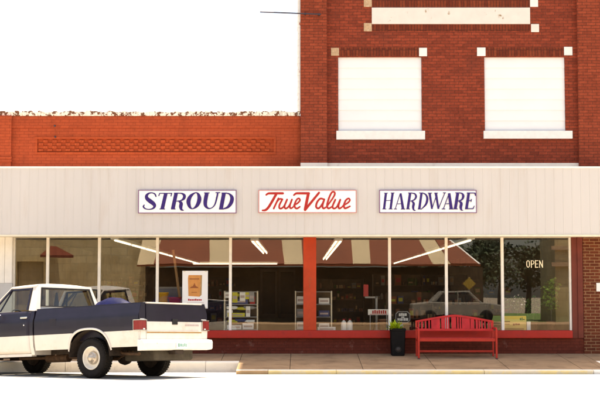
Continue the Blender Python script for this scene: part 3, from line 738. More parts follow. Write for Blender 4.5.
for lv in range(3):
    for j in range(3):
        x = q1[0]+(q1[1]-q1[0])*(.24+.26*j); bi = bodies[(lv*2+j) % 5]
        drill(x, 30.46, h1[lv]+.019, 1.1+.12*((lv+j)%2), M[bi[0]], '%s power tool on the %s shelf of the rack, %s' % (bi[1], sn[lv], ('at its left','in the middle','at its right')[j]), 'power tools on the rack', 1 if (lv+j)%2 else -1)
def pbox(name, q, y0, y1, mt, label, cat, parts=None, bevel=.006):
    t = thing(name, label, cat, ((q[0]+q[1])/2, (y0+y1)/2, q[2]))
    mb = MB(); mb.box(q[0],q[1],y0,y1,q[2],q[3]); mb.build('carton', mt, t, bevel=bevel)
    mb = MB(); h = q[3]-q[2]; w_ = q[1]-q[0]; mb.box(q[0]+w_*.12,q[1]-w_*.12,y0-.003,y0+.003,q[2]+h*.35,q[2]+h*.65); mb.build('printed_label', M['print_grey'], t)
    return t
for k, (lv, fx, ww, hh, mt, lab) in enumerate(((3,.12,.17,-.13,'whiteplastic','white hanging package at the top left of the power tool rack'),(3,.55,.13,-.2,'whiteplastic','white hanging package at the top centre of the power tool rack'),
        (3,.83,.12,-.22,'greyplastic','grey hanging package at the top right of the power tool rack'),(1,.72,.10,.24,'whiteplastic','narrow upright white package on the second shelf of the power tool rack'),(0,.30,.34,.10,'whiteplastic','long white package on the bottom shelf of the power tool rack'),(0,.72,.26,.14,'signwhite','pale square package on the bottom shelf of the power tool rack'),
        (3,.32,.12,-.24,'toolyellow','yellow hanging package at the top of the power tool rack, left of the middle'),(3,.70,.10,-.16,'toolyellow','yellow hanging package at the top of the power tool rack, right of the middle'),
        (2,.42,.44,.11,'toolblue','long dark blue package on the third shelf of the power tool rack'),(1,.36,.40,.09,'toolyellow','long yellow package on the second shelf of the power tool rack'),
        (1,.16,.14,.15,'signwhite','small white package at the left of the second shelf of the power tool rack'),(2,.85,.12,.17,'redplastic','red package at the right of the third shelf of the power tool rack'))):
    xk = q1[0]+(q1[1]-q1[0])*fx; zk = h1[lv]+(.019 if hh > 0 else -.002)
    pbox('package', (xk-ww/2, xk+ww/2, min(zk,zk+hh), max(zk,zk+hh)), 30.36+.004*k, 30.40+.004*k, M[mt], lab, 'package', bevel=.003)
qa = drect(317.5,327.8,335.5,331.3,30.38); qa = (qa[0],qa[1],DZ+.002,DZ+.10)
pbox('carton', qa, 30.3, 30.38, M['whiteplastic'], 'long low white carton on the sill right of the red post', 'carton')
for lv, zz_, lab in ((2,h2[2],'white carton on the third shelf of the rack behind the post'),(1,h2[1],'dark carton on the second shelf of the rack behind the post'),(0,h2[0],'white carton on the bottom shelf of the rack behind the post')):
    x1_ = q2[1]-.05; pbox('carton', (x1_-.25,x1_,zz_+.019,zz_+.16), 30.45, 30.7, M['whiteplastic'] if lv != 1 else M['toolblue'], lab, 'carton')
    pbox('carton', (q2[0]+.03,q2[0]+.2,zz_+.019,zz_+.2), 30.45, 30.7, M['whiteplastic'] if lv != 1 else M['greyplastic'], lab.replace('carton','packet')+', left end', 'carton')
for px_, lab in ((343.8,'white plastic jug on the display floor, left of the pair'),(349.8,'white plastic jug on the display floor, right of the pair')):
    x = X_(px_,320,30.28); z = DZ+.002; t = thing('jug', lab, 'jug', (x,30.28,z), 0, 'pair of white jugs')
    mb = MB(); mb.lathe([(0,z),(.064,z),(.068,z+.02),(.068,z+.17),(.055,z+.215),(.025,z+.24),(.025,z+.26)], (x,30.28,0), 'z', 16); mb.build('body', M['whiteplastic'], t)
    mb = MB(); mb.lathe([(.029,z+.255),(.029,z+.285),(0,z+.285)], (x,30.28,0), 'z', 12); mb.build('cap', M['redplastic'], t)
# iron bracket stand with small red banner
x = X_(376.5,310,30.7); zt_ = Z_(296.5,30.7); t = thing('bracket_stand', 'grey bracket shaped stand with a red banner behind the glass', 'stand', (x,30.7,DZ))
mb = MB(); mb.box(x-.06,x+.06,30.66,30.74,DZ+.001,DZ+.02); mb.box(x-.025,x+.025,30.68,30.72,DZ+.02,zt_); mb.build('pole', M['greyplastic'], t)
mb = MB(); mb.box(x-.27,x+.0,30.68,30.715,zt_-.04,zt_-.001); mb.build('arm', M['greyplastic'], t)
q = drect(363.5,277,368.3,297.5,30.69); mb = MB(); mb.box(q[0],q[1],30.685,30.70,zt_+.0,zt_+.28); mb.build('banner', M['redplastic'], t)
# low red-and-white strip sign
q = drect(368,309.3,389,315,30.4); t = thing('strip_sign', 'small white strip sign with red lettering behind the glass beside the planter', 'sign', ((q[0]+q[1])/2,30.4,q[2]))
mb = MB(); mb.box(q[0],q[1],30.39,30.41,q[2],q[3]); mb.build('board', M['whiteplastic'], t)
for x in (q[0]+.05,q[1]-.05):
    mb = MB(); mb.box(x-.01,x+.01,30.395,30.405,DZ+.001,q[2]); mb.build('leg', M['greyplastic'], t)
mb = MB(); w_ = (q[1]-q[0])
for k in range(7): mb.box(q[0]+w_*(.2+.1*k),q[0]+w_*(.2+.1*k+.07),30.385,30.392,q[2]+.03,q[3]-.03+(.01 if k%2 else 0))
mb.box(q[0]+w_*.08,q[0]+w_*.92,30.386,30.392,q[2]+.012,q[2]+.022); mb.build('red_lettering', M['print_red'], t)
# terracotta pot
x = X_(384,322,30.6); t = thing('pot', 'empty terracotta pot on the display floor beside the strip sign', 'pot', (x,30.6,DZ))
mb = MB(); mb.lathe([(0,DZ+.002),(.08,DZ+.002),(.11,DZ+.24),(.125,DZ+.24),(.125,DZ+.28),(.1,DZ+.28),(.08,DZ+.1)], (x,30.6,0), 'z', 20); mb.build('pot_body', M['terracotta'], t)
# black plaque with white lettering
q = drect(395.3,311.3,410.2,323,30.35); t = thing('hanging_plaque', 'black plaque with pale rim and white lettering behind the glass above the planter', 'sign', ((q[0]+q[1])/2,30.35,q[2]))
mb = MB(); a,b,c,d = q; e = .06
oc = [(a+e,c),(b-e,c),(b,c+e),(b,d-e),(b-e,d),(a+e,d),(a,d-e),(a,c+e)]
mb.prism(oc,'y',30.345,30.365); mb.build('plate', M['blackplastic'], t)
mb = MB(); oi = [((x-(a+b)/2)*.9+(a+b)/2,(z-(c+d)/2)*.86+(c+d)/2) for x,z in oc]
for i in range(8):
    j = (i+1)%8; mb.prism([oc[i],oc[j],oi[j],oi[i]],'y',30.338,30.346)
mb.build('rim', M['greyplastic'], t)
mb = MB(); w_ = b-a; h = d-c
for k,(u0,u1,v0,v1) in enumerate(((.24,.36,.58,.82),(.38,.5,.6,.84),(.52,.62,.58,.82),(.64,.76,.6,.82),(.14,.3,.2,.4),(.32,.5,.18,.4),(.54,.68,.18,.42),(.7,.86,.18,.42),(.4,.6,.44,.54))):
    mb.box(a+w_*u0,a+w_*u1,30.336-.0004*k,30.346,c+h*v0,c+h*v1)
mb.build('white_lettering', M['whiteplastic'], t)
mb = MB(); mb.box((a+b)/2-.006,(a+b)/2+.006,30.352,30.358,DZ+.002,c+.001); mb.build('stake', M['greyplastic'], t)
# yellow card
q = drect(503.2,316,526.3,331,30.3); t = thing('card_sign', 'yellow card sign standing in the window right of the bench', 'sign', ((q[0]+q[1])/2,30.3,q[2]))
a,b,c,d = q; c = DZ+.002; mb = MB(); mb.box(a,b,30.3,30.31,c,d); mb.build('card', M['yellowboard'], t)
w_ = b-a; h = d-c; mb = MB(); mb.box(a+.005,b-.005,30.297,30.302,c+h*.78,d-.005); mb.build('header', M['yellowhead'], t)
mb = MB()
for u0,u1,v0,v1 in ((.72,.79,.72,.86),(.81,.84,.7,.9),(.85,.93,.74,.8)): mb.box(a+w_*u0,a+w_*u1,30.293,30.299,c+h*v0,c+h*v1)
mb.build('emblem', M['blackplastic'], t)
mb = MB()
for u0,u1,v0,v1 in ((.05,.3,.6,.67),(.42,.5,.38,.5),(.52,.6,.4,.52),(.61,.72,.4,.5),(.06,.9,.14,.18),(.06,.28,.44,.48),(.06,.9,.07,.10)): mb.box(a+w_*u0,a+w_*u1,30.296,30.302,c+h*v0,c+h*v1)
mb.build('lettering', M['print_brown'], t)
q = drect(526.6,321.5,530,327.5,30.3); mb = MB(); mb.box(q[0],q[1]+.01,30.26,30.34,DZ+.002,q[3])
tag(mb.build('carton', M['whiteplastic'], bevel=.004), 'tiny white carton at the right end of the yellow card', 'carton')
# OPEN sign
q = rect(526.5,260.5,543,267.5,30.12); t = thing('open_sign', 'OPEN sign in pale letters behind the far right window', 'sign', ((q[0]+q[1])/2,30.12,q[2]))
a,b,c,d = q; w_ = (b-a); mb = MB()
S = lambda u, v: (a+u*w_, d-v*(d-c))
og = [('c',[(.09,.03,.035),(.02,.2,.045),(.02,.75,.045),(.09,.97,.035),(.17,.78,.045),(.17,.2,.045)]),
 [(.29,1,.045),(.29,.03,.045)],[(.29,.04,.03),(.41,.06,.03),(.45,.26,.04),(.41,.48,.03),(.29,.52,.03)],
 [(.54,.0,.045),(.54,1,.045)],[(.54,.03,.035),(.70,.03,.035)],[(.54,.5,.03),(.67,.5,.03)],[(.54,.97,.035),(.70,.97,.035)],
 [(.79,1,.035),(.79,.02,.035)],[(.79,.03,.05),(.97,.97,.05)],[(.97,.98,.035),(.97,.0,.035)]]
for k, gph in enumerate(og):
    # widths are in the sign's width, so map y the same way
    if gph[0] == 'c': pts_ = [(p[0]*w_,p[1]*(d-c),p[2]*w_) for p in gph[1]]
    else: pts_ = [(p[0]*w_,p[1]*(d-c),p[2]*w_) for p in gph]
    stroke(mb, pts_, lambda u, v: (a+u, d-v), k, close=gph[0] == 'c', y0=30.12, smooth=len(gph) > 2 or gph[0] == 'c')
mb.build('lettering', M['neon'], t)
mb = MB(); mb.tube([(a-.02,30.13,d+.03),(b+.02,30.13,d+.03)], .005, 5)
for u in (.09,.35,.6,.88): mb.tube([(a+w_*u,30.126,d-.01),(a+w_*u,30.13,d+.03)], .003, 4)
mb.build('frame', M['blackplastic'], t)
for x in (a+.02,b-.02):
    mb = MB(); mb.tube([(x,30.13,d+.05),(x,30.13,CZ)], .003, 4); mb.build('cord', M['blackplastic'], t)
# poster
q = rect(182.3,270.8,207.8,308.5,30.0150); a,b,c,d = q; w_ = b-a; h = d-c
t = thing('poster', 'white poster of an orange bag, taped to the glass above the truck tailgate', 'poster', ((a+b)/2,30.0150,c))
mb = MB(); mb.box(a,b,30.0150,30.0250,c,d); mb.build('board', M['signwhite'], t)
U = lambda u, v: (a+w_*u, c+h*v)
mb = MB(); mb.prism([U(.24,.33),U(.68,.31),U(.70,.36),U(.72,.84),U(.70,.885),U(.24,.885),U(.22,.8)],'y',30.0110,30.0150); mb.build('printed_bag', M['orange_bag'], t)
mb = MB(); mb.prism([U(.68,.31),U(.755,.36),U(.775,.88),U(.71,.888),U(.715,.6)],'y',30.0100,30.0145); mb.build('printed_bag_side', M['bag_shade'], t)
mb = MB(); mb.prism([U(.28,.77),U(.66,.77),U(.66,.795),U(.28,.795)],'y',30.0090,30.0130)
mb.prism([U(.30,.54),U(.64,.54),U(.60,.57),U(.53,.59),U(.475,.68),U(.42,.59),U(.33,.57)],'y',30.0085,30.0130)
mb.prism([U(.36,.42),U(.58,.42),U(.58,.435),U(.36,.435)],'y',30.0090,30.0130); mb.build('bag_print', M['print_brown'], t)
mb = MB()
for k in range(8): mb.prism([U(.23+.068*k,.205),U(.23+.068*k+.055,.205),U(.23+.068*k+.055,.245+(.012 if k in (0,4) else 0)),U(.23+.068*k,.245+(.012 if k in (0,4) else 0))],'y',30.0110,30.0150)
mb.build('red_caption', M['print_red'], t)
mb = MB(); mb.prism([U(.18,.145),U(.85,.145),U(.85,.155),U(.18,.155)],'y',30.0110,30.0150); mb.build('grey_caption', M['print_grey'], t)
for u, v in ((.04,.97),(.88,.97),(.04,.01),(.88,.01)):
    mb = MB(); mb.box(a+w_*u,a+w_*(u+.08),30.0105,30.0135,c+h*v,c+h*(v+.025)); mb.build('tape', M['trim_cream'], t)
# buckets and cabinet behind the truck
q = drect(158.5,291.5,182,312,30.6)
t = thing('cabinet', 'blue grey cabinet behind the glass carrying a yellow and a red bucket', 'cabinet', ((q[0]+q[1])/2,30.6,DZ))
zc_ = Z_(306.5,30.6); mb = MB(); mb.box(q[0]-.1,q[1],30.5,31.0,DZ+.002,zc_); mb.build('carcass', M['bluegrey'], t)
mb = MB(); mb.box(q[0]-.1,q[1],30.96,31.0,zc_+.001,zc_+.42); mb.build('back_board', M['bluegrey'], t)
mb = MB(); mb.box(q[0]-.12,q[1]+.02,30.94,31.02,zc_+.421,zc_+.46); mb.build('rail', M['greyplastic'], t)
def bucket(px_, Y, r, h, mt, label):
    x = X_(px_,300,Y); t = thing('bucket', label, 'bucket', (x,Y,zc_))
    z = zc_+.001
    mb = MB(); mb.lathe([(0,z),(r*.82,z),(r,z+h),(r*1.06,z+h),(r*1.06,z+h-.03),(r*.99,z+h-.03)], (x,Y,0), 'z', 20); mb.build('pail', mt, t)
    mb = MB(); mb.lathe([(r*.98,z+h-.015),(0,z+h-.015)], (x,Y,0), 'z', 20); mb.build('lid', mt, t)
    mb = MB(); mb.tube([(x+r*1.05*math.cos(a_),Y-r*.3,z+h*.8-r*.75*math.sin(a_)) for a_ in [math.pi*k/8 for k in range(9)]], .006, 5); mb.build('bail', M['greyplastic'], t)
bucket(163, 30.7, .13, .33, M['yellow'], 'yellow plastic bucket on the blue grey cabinet')
bucket(175, 30.68, .16, .22, M['redplastic'], 'low red bucket on the blue grey cabinet')
p0 = P(173.2,250,30.95); p1 = P(178.5,291,30.8)
mb = MB(); mb.tube([(p1[0]+.06,30.78,zc_-.0),(p0[0],30.93,p0[1])], .035, 6)
tag(mb.build('timber_pole', M['wood']), 'tan timber pole leaning behind the glass left of the poster', 'pole')

# --- leaves
def leaves(mb, c, r, n, size, rr, m=0, squash=(1,1,1)):
    for _ in range(n):
        v = Vector((rr.gauss(0,1),rr.gauss(0,1),rr.gauss(0,1))).normalized()*(rr.random()**.4)
        p = Vector((c[0]+v.x*r*squash[0], c[1]+v.y*r*squash[1], c[2]+v.z*r*squash[2]))
        d = Vector((rr.gauss(0,1),rr.gauss(0,1),rr.gauss(0,.7))).normalized(); e = d.cross(Vector((rr.gauss(0,1),rr.gauss(0,1),rr.gauss(0,1)))).normalized()
        s_ = size*rr.uniform(.6,1.3)
        mb.add([p, p+d*s_*.5+e*s_*.28, p+d*s_, p+d*s_*.5-e*s_*.28], [(0,1,2,3)], m)
def potted(px_, Y, ztop_px, label, mts, r, flower=False, seed=0, squash=(1,.7,1.2)):
    rr = random.Random(seed); x = X_(px_,310,Y); zt2 = Z_(ztop_px,Y)
    t = thing('potted_plant', label, 'plant', (x,Y,DZ), 0)
    mb = MB(); mb.lathe([(0,DZ+.002),(.08,DZ+.002),(.115,DZ+.2),(.125,DZ+.2),(.125,DZ+.23),(.1,DZ+.21),(0,DZ+.205)], (x,Y,0), 'z', 16); mb.build('pot', M['terracotta'], t)
    mb = MB(); zc2 = zt2-r*1.1
    mb.tube([(x,Y,DZ+.2),(x+.02,Y,zc2)], .012, 5); mb.build('stem', M['bark'], t)
    mb = MB(); leaves(mb, (x,Y,zc2), r, 260, .09, rr, 0, squash); mb.build('foliage', mts, t)
    if flower:
        mb = MB(); leaves(mb, (x,Y-.05,zc2+r*.2), r*1.0, 50, .055, rr, 0, squash); mb.build('flowers', M['petal'], t)
potted(551, 30.62, 281, 'tall bright green potted plant at the far right window', M['leafy'], .27, seed=3, squash=(.8,.6,1.5))
potted(533, 30.75, 297, 'dark green potted plant left of the tall bright one', M['leaf'], .2, seed=4)
potted(517, 30.8, 292, 'potted plant with white flowers above the yellow card', M['leaf'], .24, True, seed=5, squash=(1.3,.6,.7))

# ------------------------------------------------------------------ bench
BY = 29.2
bq = (X_(417,340,BY), X_(495.5,340,BY)); bcx = sum(bq)/2; bw_ = bq[1]-bq[0]
gz = walk_z(BY)
bench = thing('park_bench', 'red steel bench with an arched slatted back on the sidewalk below the windows', 'bench', (bcx,BY,gz))
hw = bw_/2
zt_end, zt_mid = Z_(320.5,BY+.3), Z_(314.6,BY+.3)
zb_ = Z_(331.0,BY+.3); zseat = Z_(339,BY-.05); zst = Z_(351.5,BY-.1)
def backy(z): return BY+.24+(z-zseat)*.18
def arch(u): return zt_end+(zt_mid-zt_end)*(1-abs(u)**1.25)
# top rail
mb = MB(); n = 24; rows = []
for i in range(n+1):
    u = -1+2*i/n; z = arch(u); y = backy(z)
    rows.append([(bcx+u*(hw-.02),y-.018,z-.05),(bcx+u*(hw-.02),y+.018,z-.05),(bcx+u*(hw-.02),y+.018,z),(bcx+u*(hw-.02),y-.018,z)])
mb.grid(rows, closed=True, smooth=False); mb.build('top_rail', M['bench'], bench, bevel=.006)
mb = MB(); mb.box(bcx-hw+.02,bcx+hw-.02,backy(zb_)-.018,backy(zb_)+.018,zb_-.0,zb_+.055); mb.build('lower_back_rail', M['bench'], bench, bevel=.006)
# back slats: narrow bars and wide plates as in the photo (fraction along the back, half width)
sl_ = [(-.95,.018),(-.86,.022),(-.765,.02),(-.67,.018),(-.50,.115),(-.30,.05),(-.21,.02),(-.155,.018),(-.02,.062),(.09,.022),(.155,.02),(.30,.105),(.47,.05),(.585,.03),(.65,.018),(.72,.02),(.80,.018),(.90,.024),(.97,.016)]
for u, hwid in sl_:
    mb = MB(); za = zb_+.056; zb2 = arch(u)-.051
    x0, x1 = bcx+(u-hwid)*(hw-.02), bcx+(u+hwid)*(hw-.02)
    ya, yb = backy(za), backy(zb2)
    z0_, z1_ = arch(u-hwid)-.051, arch(u+hwid)-.051
    mb.add([(x0,ya-.008,za),(x1,ya-.008,za),(x1,ya+.008,za),(x0,ya+.008,za),(x0,yb-.008,z0_),(x1,yb-.008,z1_),(x1,yb+.008,z1_),(x0,yb+.008,z0_)],
           [(0,1,5,4),(1,2,6,5),(2,3,7,6),(3,0,4,7)]); mb.build('back_slat', M['bench'], bench)
# seat slats
for k in range(6):
    y = BY-.22+.085*k; mb = MB(); mb.box(bcx-hw+.03,bcx+hw-.03,y,y+.062,zseat-.012+.004*abs(k-2.5),zseat+.012+.004*abs(k-2.5)); mb.build('seat_slat', M['bench'] if k else M['bench_orange'], bench, bevel=.004)
mb = MB(); mb.box(bcx-hw+.03,bcx+hw-.03,BY-.235,BY-.222,zseat-.05,zseat+.02); mb.build('front_rail', M['bench_orange'], bench, bevel=.003)
mb = MB(); mb.box(bcx-hw+.045,bcx+hw-.045,BY+.02,BY+.05,zst-.022,zst+.022); mb.build('stretcher', M['bench_orange'], bench, bevel=.005)
for s_ in (-1,1):
    x = bcx+s_*(hw-.015); zg0 = walk_z(BY-.24); zg1 = walk_z(BY+.26); za_ = zseat+.21
    mb = MB(); mb.box(x-.022,x+.022,BY-.265,BY-.22,zg0+.005,za_); mb.build('leg', M['bench_orange'], bench, bevel=.006)
    mb = MB(); zt3 = arch(s_)
    mb.add([(x-.02,BY+.24,zg1),(x+.02,BY+.24,zg1),(x+.02,BY+.28,zg1),(x-.02,BY+.28,zg1)]+[(x-.02,backy(zt3)-.02,zt3),(x+.02,backy(zt3)-.02,zt3),(x+.02,backy(zt3)+.02,zt3),(x-.02,backy(zt3)+.02,zt3)],
           [(0,1,5,4),(1,2,6,5),(2,3,7,6),(3,0,4,7),(4,5,6,7),(0,3,2,1)]); mb.build('leg', M['bench_orange'], bench, bevel=.005)
    mb = MB(); pts = [(x,BY-.243,za_-.03),(x,BY-.25,za_+.005),(x,BY-.2,za_+.028),(x,BY+.05,za_+.03),(x,backy(za_)-.02,za_+.02)]
    mb.tube(pts, .022, 8); mb.build('armrest', M['bench'], bench)
    mb = MB(); mb.box(x-.026,x+.026,BY-.3,BY-.215,zg0+.001,zg0+.014); mb.build('foot', M['iron'], bench)
    mb = MB(); mb.box(x-.018,x+.018,BY-.22,BY+.24,zseat-.05,zseat-.014); mb.build('seat_support', M['bench_orange'], bench)

# ------------------------------------------------------------------ planter
PY = 29.62; pz = walk_z(PY); px0_, px1_ = X_(390.3,340,PY-.15), X_(406,340,PY-.15)
pcx = (px0_+px1_)/2; ph = Z_(328.5,PY-.15)-pz; r1 = (px1_-px0_)/2; r0 = r1*.83
pt = thing('planter', 'tall square black planter with a lime green plant on the sidewalk left of the bench', 'planter', (pcx,PY,pz))
rows = []
for r_, h_ in ((r0*.96,0),(r0,.015),(r1*.95,ph-.06),(r1,ph-.058),(r1,ph),(r1*.9,ph),(r1*.86,ph-.06)):
    e = r_*.14; rows.append([(pcx+a,PY+b,pz+.002+h_) for a,b in ((-r_+e,-r_),(r_-e,-r_),(r_,-r_+e),(r_,r_-e),(r_-e,r_),(-r_+e,r_),(-r_,r_-e),(-r_,-r_+e))])
mb = MB(); mb.grid(rows, closed=True, smooth=False); mb.build('pot', M['planter'], pt, bevel=.006)
mb = MB(); mb.box(pcx-r1*.84,pcx+r1*.84,PY-r1*.84,PY+r1*.84,pz+ph-.09,pz+ph-.06); mb.build('soil', M['soil'], pt)
mb = MB(); mb.lathe([(0,-.003),(.05,-.003),(.05,.002)], (pcx,PY-r0-.015,pz+.14), 'y', 16)
mb.lathe([(.058,-.002),(.066,-.005),(.066,.006)], (pcx,PY-r0-.015,pz+.14), 'y', 16); mb.build('emblem', M['cabin'], pt)
rr = random.Random(11); mb = MB()
for k in range(120):
    a = rr.uniform(0,6.28); ln = rr.uniform(.19,.35); el = rr.uniform(.35,1.4); w_ = rr.uniform(.035,.065)
    bx = pcx-.04+rr.uniform(-.07,.07); by = PY+rr.uniform(-.08,.08); bz = pz+ph-.06
    d = Vector((math.cos(a)*math.cos(el)-.12, math.sin(a)*math.cos(el), math.sin(el)*.85)); sd = Vector((-math.sin(a),math.cos(a),0))*w_/2
    p = Vector((bx,by,bz)); q_ = p+d*ln*.55; e_ = p+d*ln+Vector((0,0,-ln*.22*math.cos(el)))
    mb.add([p-sd*.4,p+sd*.4,q_+sd,q_-sd], [(0,1,2,3)]); mb.add([q_-sd,q_+sd,e_], [(0,1,2)])
mb.build('leaves', M['lime'], pt)
mb = MB(); mb.box(pcx+r1*.3,pcx+r1*.42,PY-.02,PY+.0,pz+ph-.06,pz+ph+.075); mb.box(pcx+r1*.12,pcx+r1*.7,PY-.025,PY-.005,pz+ph+.01,pz+ph+.085)
mb.build('plant_label', M['greyplastic'], pt)

# ------------------------------------------------------------------ pickup truck (local: x forward, y left, z up, origin under the rear axle)
TH = R(35.5); fw = Vector((-math.cos(TH), math.sin(TH), 0)); up = Vector((0,.036,1)).normalized()
fw = (fw-up*fw.dot(up)).normalized(); lf = up.cross(fw)
TO = Vector((-3.395,25.36,road_z(25.36)+.004))
trk = thing('pickup_truck', 'navy and white two tone pickup truck parked nose in at the kerb', 'pickup truck', TO)
trk.rotation_euler = Matrix((fw,lf,up)).transposed().to_euler()
WB, WR, TRK = 3.34, .375, .83
prof_y = [(.46,.915),(.52,.94),(.62,.962),(.75,.98),(.87,.988),(1.0,.99),(1.10,.988),(1.15,.982),(1.18,.966),(1.25,.945),(1.31,.925),(1.35,.910)]
def yp(z):
    for (a,ya),(b,yb) in zip(prof_y, prof_y[1:]):
        if z <= b: return ya+(yb-ya)*max(0,(z-a))/(b-a)
    return prof_y[-1][1]
SPLIT, RAIL = .85, 1.35
def arch_z(x, xc, zb, ra=.53, top=.90, zc=.40):
    dx = abs(x-xc)
    if dx >= ra: return zb
    return max(zb, zc+(top-zc)*(1-(dx/ra)**2.6)**(1/2.6))
def side(xs_, zb, zt, sgn, inset=0.0, split=SPLIT):
    mb = MB(); rows = []
    lo = [0,.2,.4,.6,.8,1]; hi = [0,.12,.25,.4,.5,.6,.7,.8,.9,1]
    for x in xs_:
        b = zb(x); t = zt(x); s_ = max(split, b+.001)
        zs_ = [b+(s_-b)*k for k in lo]+[s_+(t-s_)*k for k in hi[1:]]
        rows.append([(x, sgn*(yp(z)-inset), z) for z in zs_])
    mb.grid(rows, mf=lambda i,j: 1 if j < 5 else 0)
    return mb
def xspan(a, b, xc=None, ra=.53):
    xs_ = [a+(b-a)*k/12 for k in range(13)]
    if xc is not None: xs_ += [xc+ra*math.cos(math.pi*k/28) for k in range(29)]+[xc-ra-.001, xc+ra+.001]
    return sorted(set([x for x in xs_ if a+1e-4 < x < b-1e-4]+[a, b]))
two = [M['navy'], M['truckwhite']]
BX = 1.46; BR = -1.28
def bed_bottom(x): return .56-.03*(x < 0)*abs(x)+ (-.04 if x > .5 else 0)*0
# bed: outer skins, rails, inner box
mb = MB()
for s_ in (1,-1):
    m2 = side(xspan(BR,BX,0), lambda x: arch_z(x,0,.555), lambda x: RAIL, s_); mb.add(m2.v, m2.f, 0); mb.m[-len(m2.f):] = m2.m; mb.sm[-len(m2.f):] = [True]*len(m2.f)
    yo, yi = yp(RAIL), .80
    mb.box(BR, BX, *( (yi,yo) if s_ > 0 else (-yo,-yi) ), RAIL-.02, RAIL+.012)
    mb.quad((BR,s_*yi,.70),(BX,s_*yi,.70),(BX,s_*yi,RAIL-.021),(BR,s_*yi,RAIL-.021))
    # rear corner post and front end cap of the bed side
    for xe in (BR, BX):
        mb.quad((xe,s_*.80,.56),(xe,s_*yp(.56),.56),(xe,s_*yp(SPLIT),SPLIT),(xe,s_*.80,SPLIT), 1); mb.quad((xe,s_*.80,SPLIT),(xe,s_*yp(SPLIT),SPLIT),(xe,s_*yp(1.17),1.17),(xe,s_*.80,1.17), 0); mb.quad((xe,s_*.80,1.17),(xe,s_*yp(1.17),1.17),(xe,s_*yp(RAIL),RAIL-.021),(xe,s_*.80,RAIL-.021), 0)
    # wheel well shell
    rws = []
    for k in range(13):
        a_ = math.pi*k/12; rws.append([(.53*math.cos(a_), s_*.975, .40+.495*math.sin(a_)), (.53*math.cos(a_), s_*.56, .40+.495*math.sin(a_))])
    mb.grid(rws, m=2)
mb.box(BR+.02, BX-.01, -.80, .80, .69, .715, 2); mb.box(BX-.05, BX-.003, -.80, .80, .716, RAIL-.01, 0)
bed = mb.build('cargo_bed', two+[M['under']], trk, local=True)
for s_ in (1,-1):
    rws = []
    for k in range(29):
        a_ = math.pi*k/28; ca = math.cos(a_); sa = max(0,1-abs(ca)**2.6)**(1/2.6)
        x_ = .535*ca; z_ = .40+.50*sa
        x2 = .57*ca; z2 = .40+.54*sa
        rws.append([(x_, s_*(yp(z_)+.001), z_),(x_, s_*(yp(z_)+.014), z_),(x2, s_*(yp(z2)+.012), z2),(x2, s_*(yp(z2)+.001), z2)])
    rws = [[p for p in r_ ] for r_ in rws if r_[0][2] > .50]
    mb = MB(); mb.grid(rws); mb.build('arch_trim', M['truckwhite'], bed, local=True)
mb = MB(); mb.box(.86,1.04,.9835,.9905,1.0,1.15); mb.build('fuel_flap', M['navy'], bed, local=True, bevel=.003)
# tailgate
mb = MB(); W_ = .79
mb.box(BR-.012, BR+.045, -W_, W_, SPLIT+.165, RAIL-.012, 0); mb.box(BR-.014, BR+.04, -W_, W_, .62, SPLIT+.16, 1)
mb.box(BR-.03, BR+.06, -W_, W_, RAIL-.010, RAIL+.018, 1)
mb.box(BR-.019, BR-.0135, -W_+.01, W_-.01, .795, .822, 2); mb.box(BR-.026, BR-.0145, -W_+.01, W_-.01, .823, .833, 1); mb.box(BR-.026, BR-.0145, -W_+.01, W_-.01, .784, .794, 1)
tg = mb.build('tailgate', two+[M['bag_shade']], trk, local=True, bevel=.008)
mb = MB(); mb.box(BR-.03, BR-.0145, -.075, .075, .955, 1.06); mb.build('tailgate_handle', M['blackplastic'], tg, local=True, bevel=.005)
mb = MB()
for k in range(9): mb.box(BR-.02, BR-.0145, -.70+.046*k, -.70+.046*k+.03, .93, .962)
mb.build('raised_lettering', M['print_grey'], tg, local=True)
# the white rear posts with the tail lamps
for s_ in (1,-1):
    a, b = (.795, .945) if s_ > 0 else (-.945,-.795)
    mb = MB(); mb.box(BR-.012, BR+.03, a, b, .62, 1.06); mb.build('rear_post', M['truckwhite'], trk, local=True, bevel=.01)
    ya_, yb_ = ((a+.012, .999) if s_ > 0 else (-.999, b-.012)); tl = MB(); tl.box(BR-.03, BR+.115, *((.9,yb_) if s_ > 0 else (ya_,-.9)), .858, 1.03, 0); tl.box(BR-.028, BR-.011, *((ya_,.9) if s_ > 0 else (-.9,yb_)), .859, 1.029, 0); tlo = tl.build('tail_lamp', M['taillight'], trk, local=True, bevel=.006)
    fr_ = MB()
    yq = (a-.002, 1.004) if s_ > 0 else (-1.004, b+.002)
    for z0_, z1_ in ((1.031,1.046),(.842,.857)): fr_.box(BR-.035, BR+.125, *((.9,yq[1]) if s_ > 0 else (yq[0],-.9)), z0_, z1_); fr_.box(BR-.034, BR-.010, *((yq[0],.9) if s_ > 0 else (-.9,yq[1])), z0_, z1_)
    fr_.box(BR+.116, BR+.126, *((.985,1.003) if s_ > 0 else (-1.003,-.985)), .858, 1.03); fr_.box(BR-.034, BR-.012, *((yq[0],ya_-.001) if s_ > 0 else (yb_+.001,yq[1])), .858, 1.03)
    fr_.build('bezel', M['chrome'], tlo, local=True)
    rl = MB(); rl.box(BR-.0315, BR-.0295, a+.05, b-.05, .862, .885); rl.build('reversing_lens', M['headlight'], tlo, local=True)
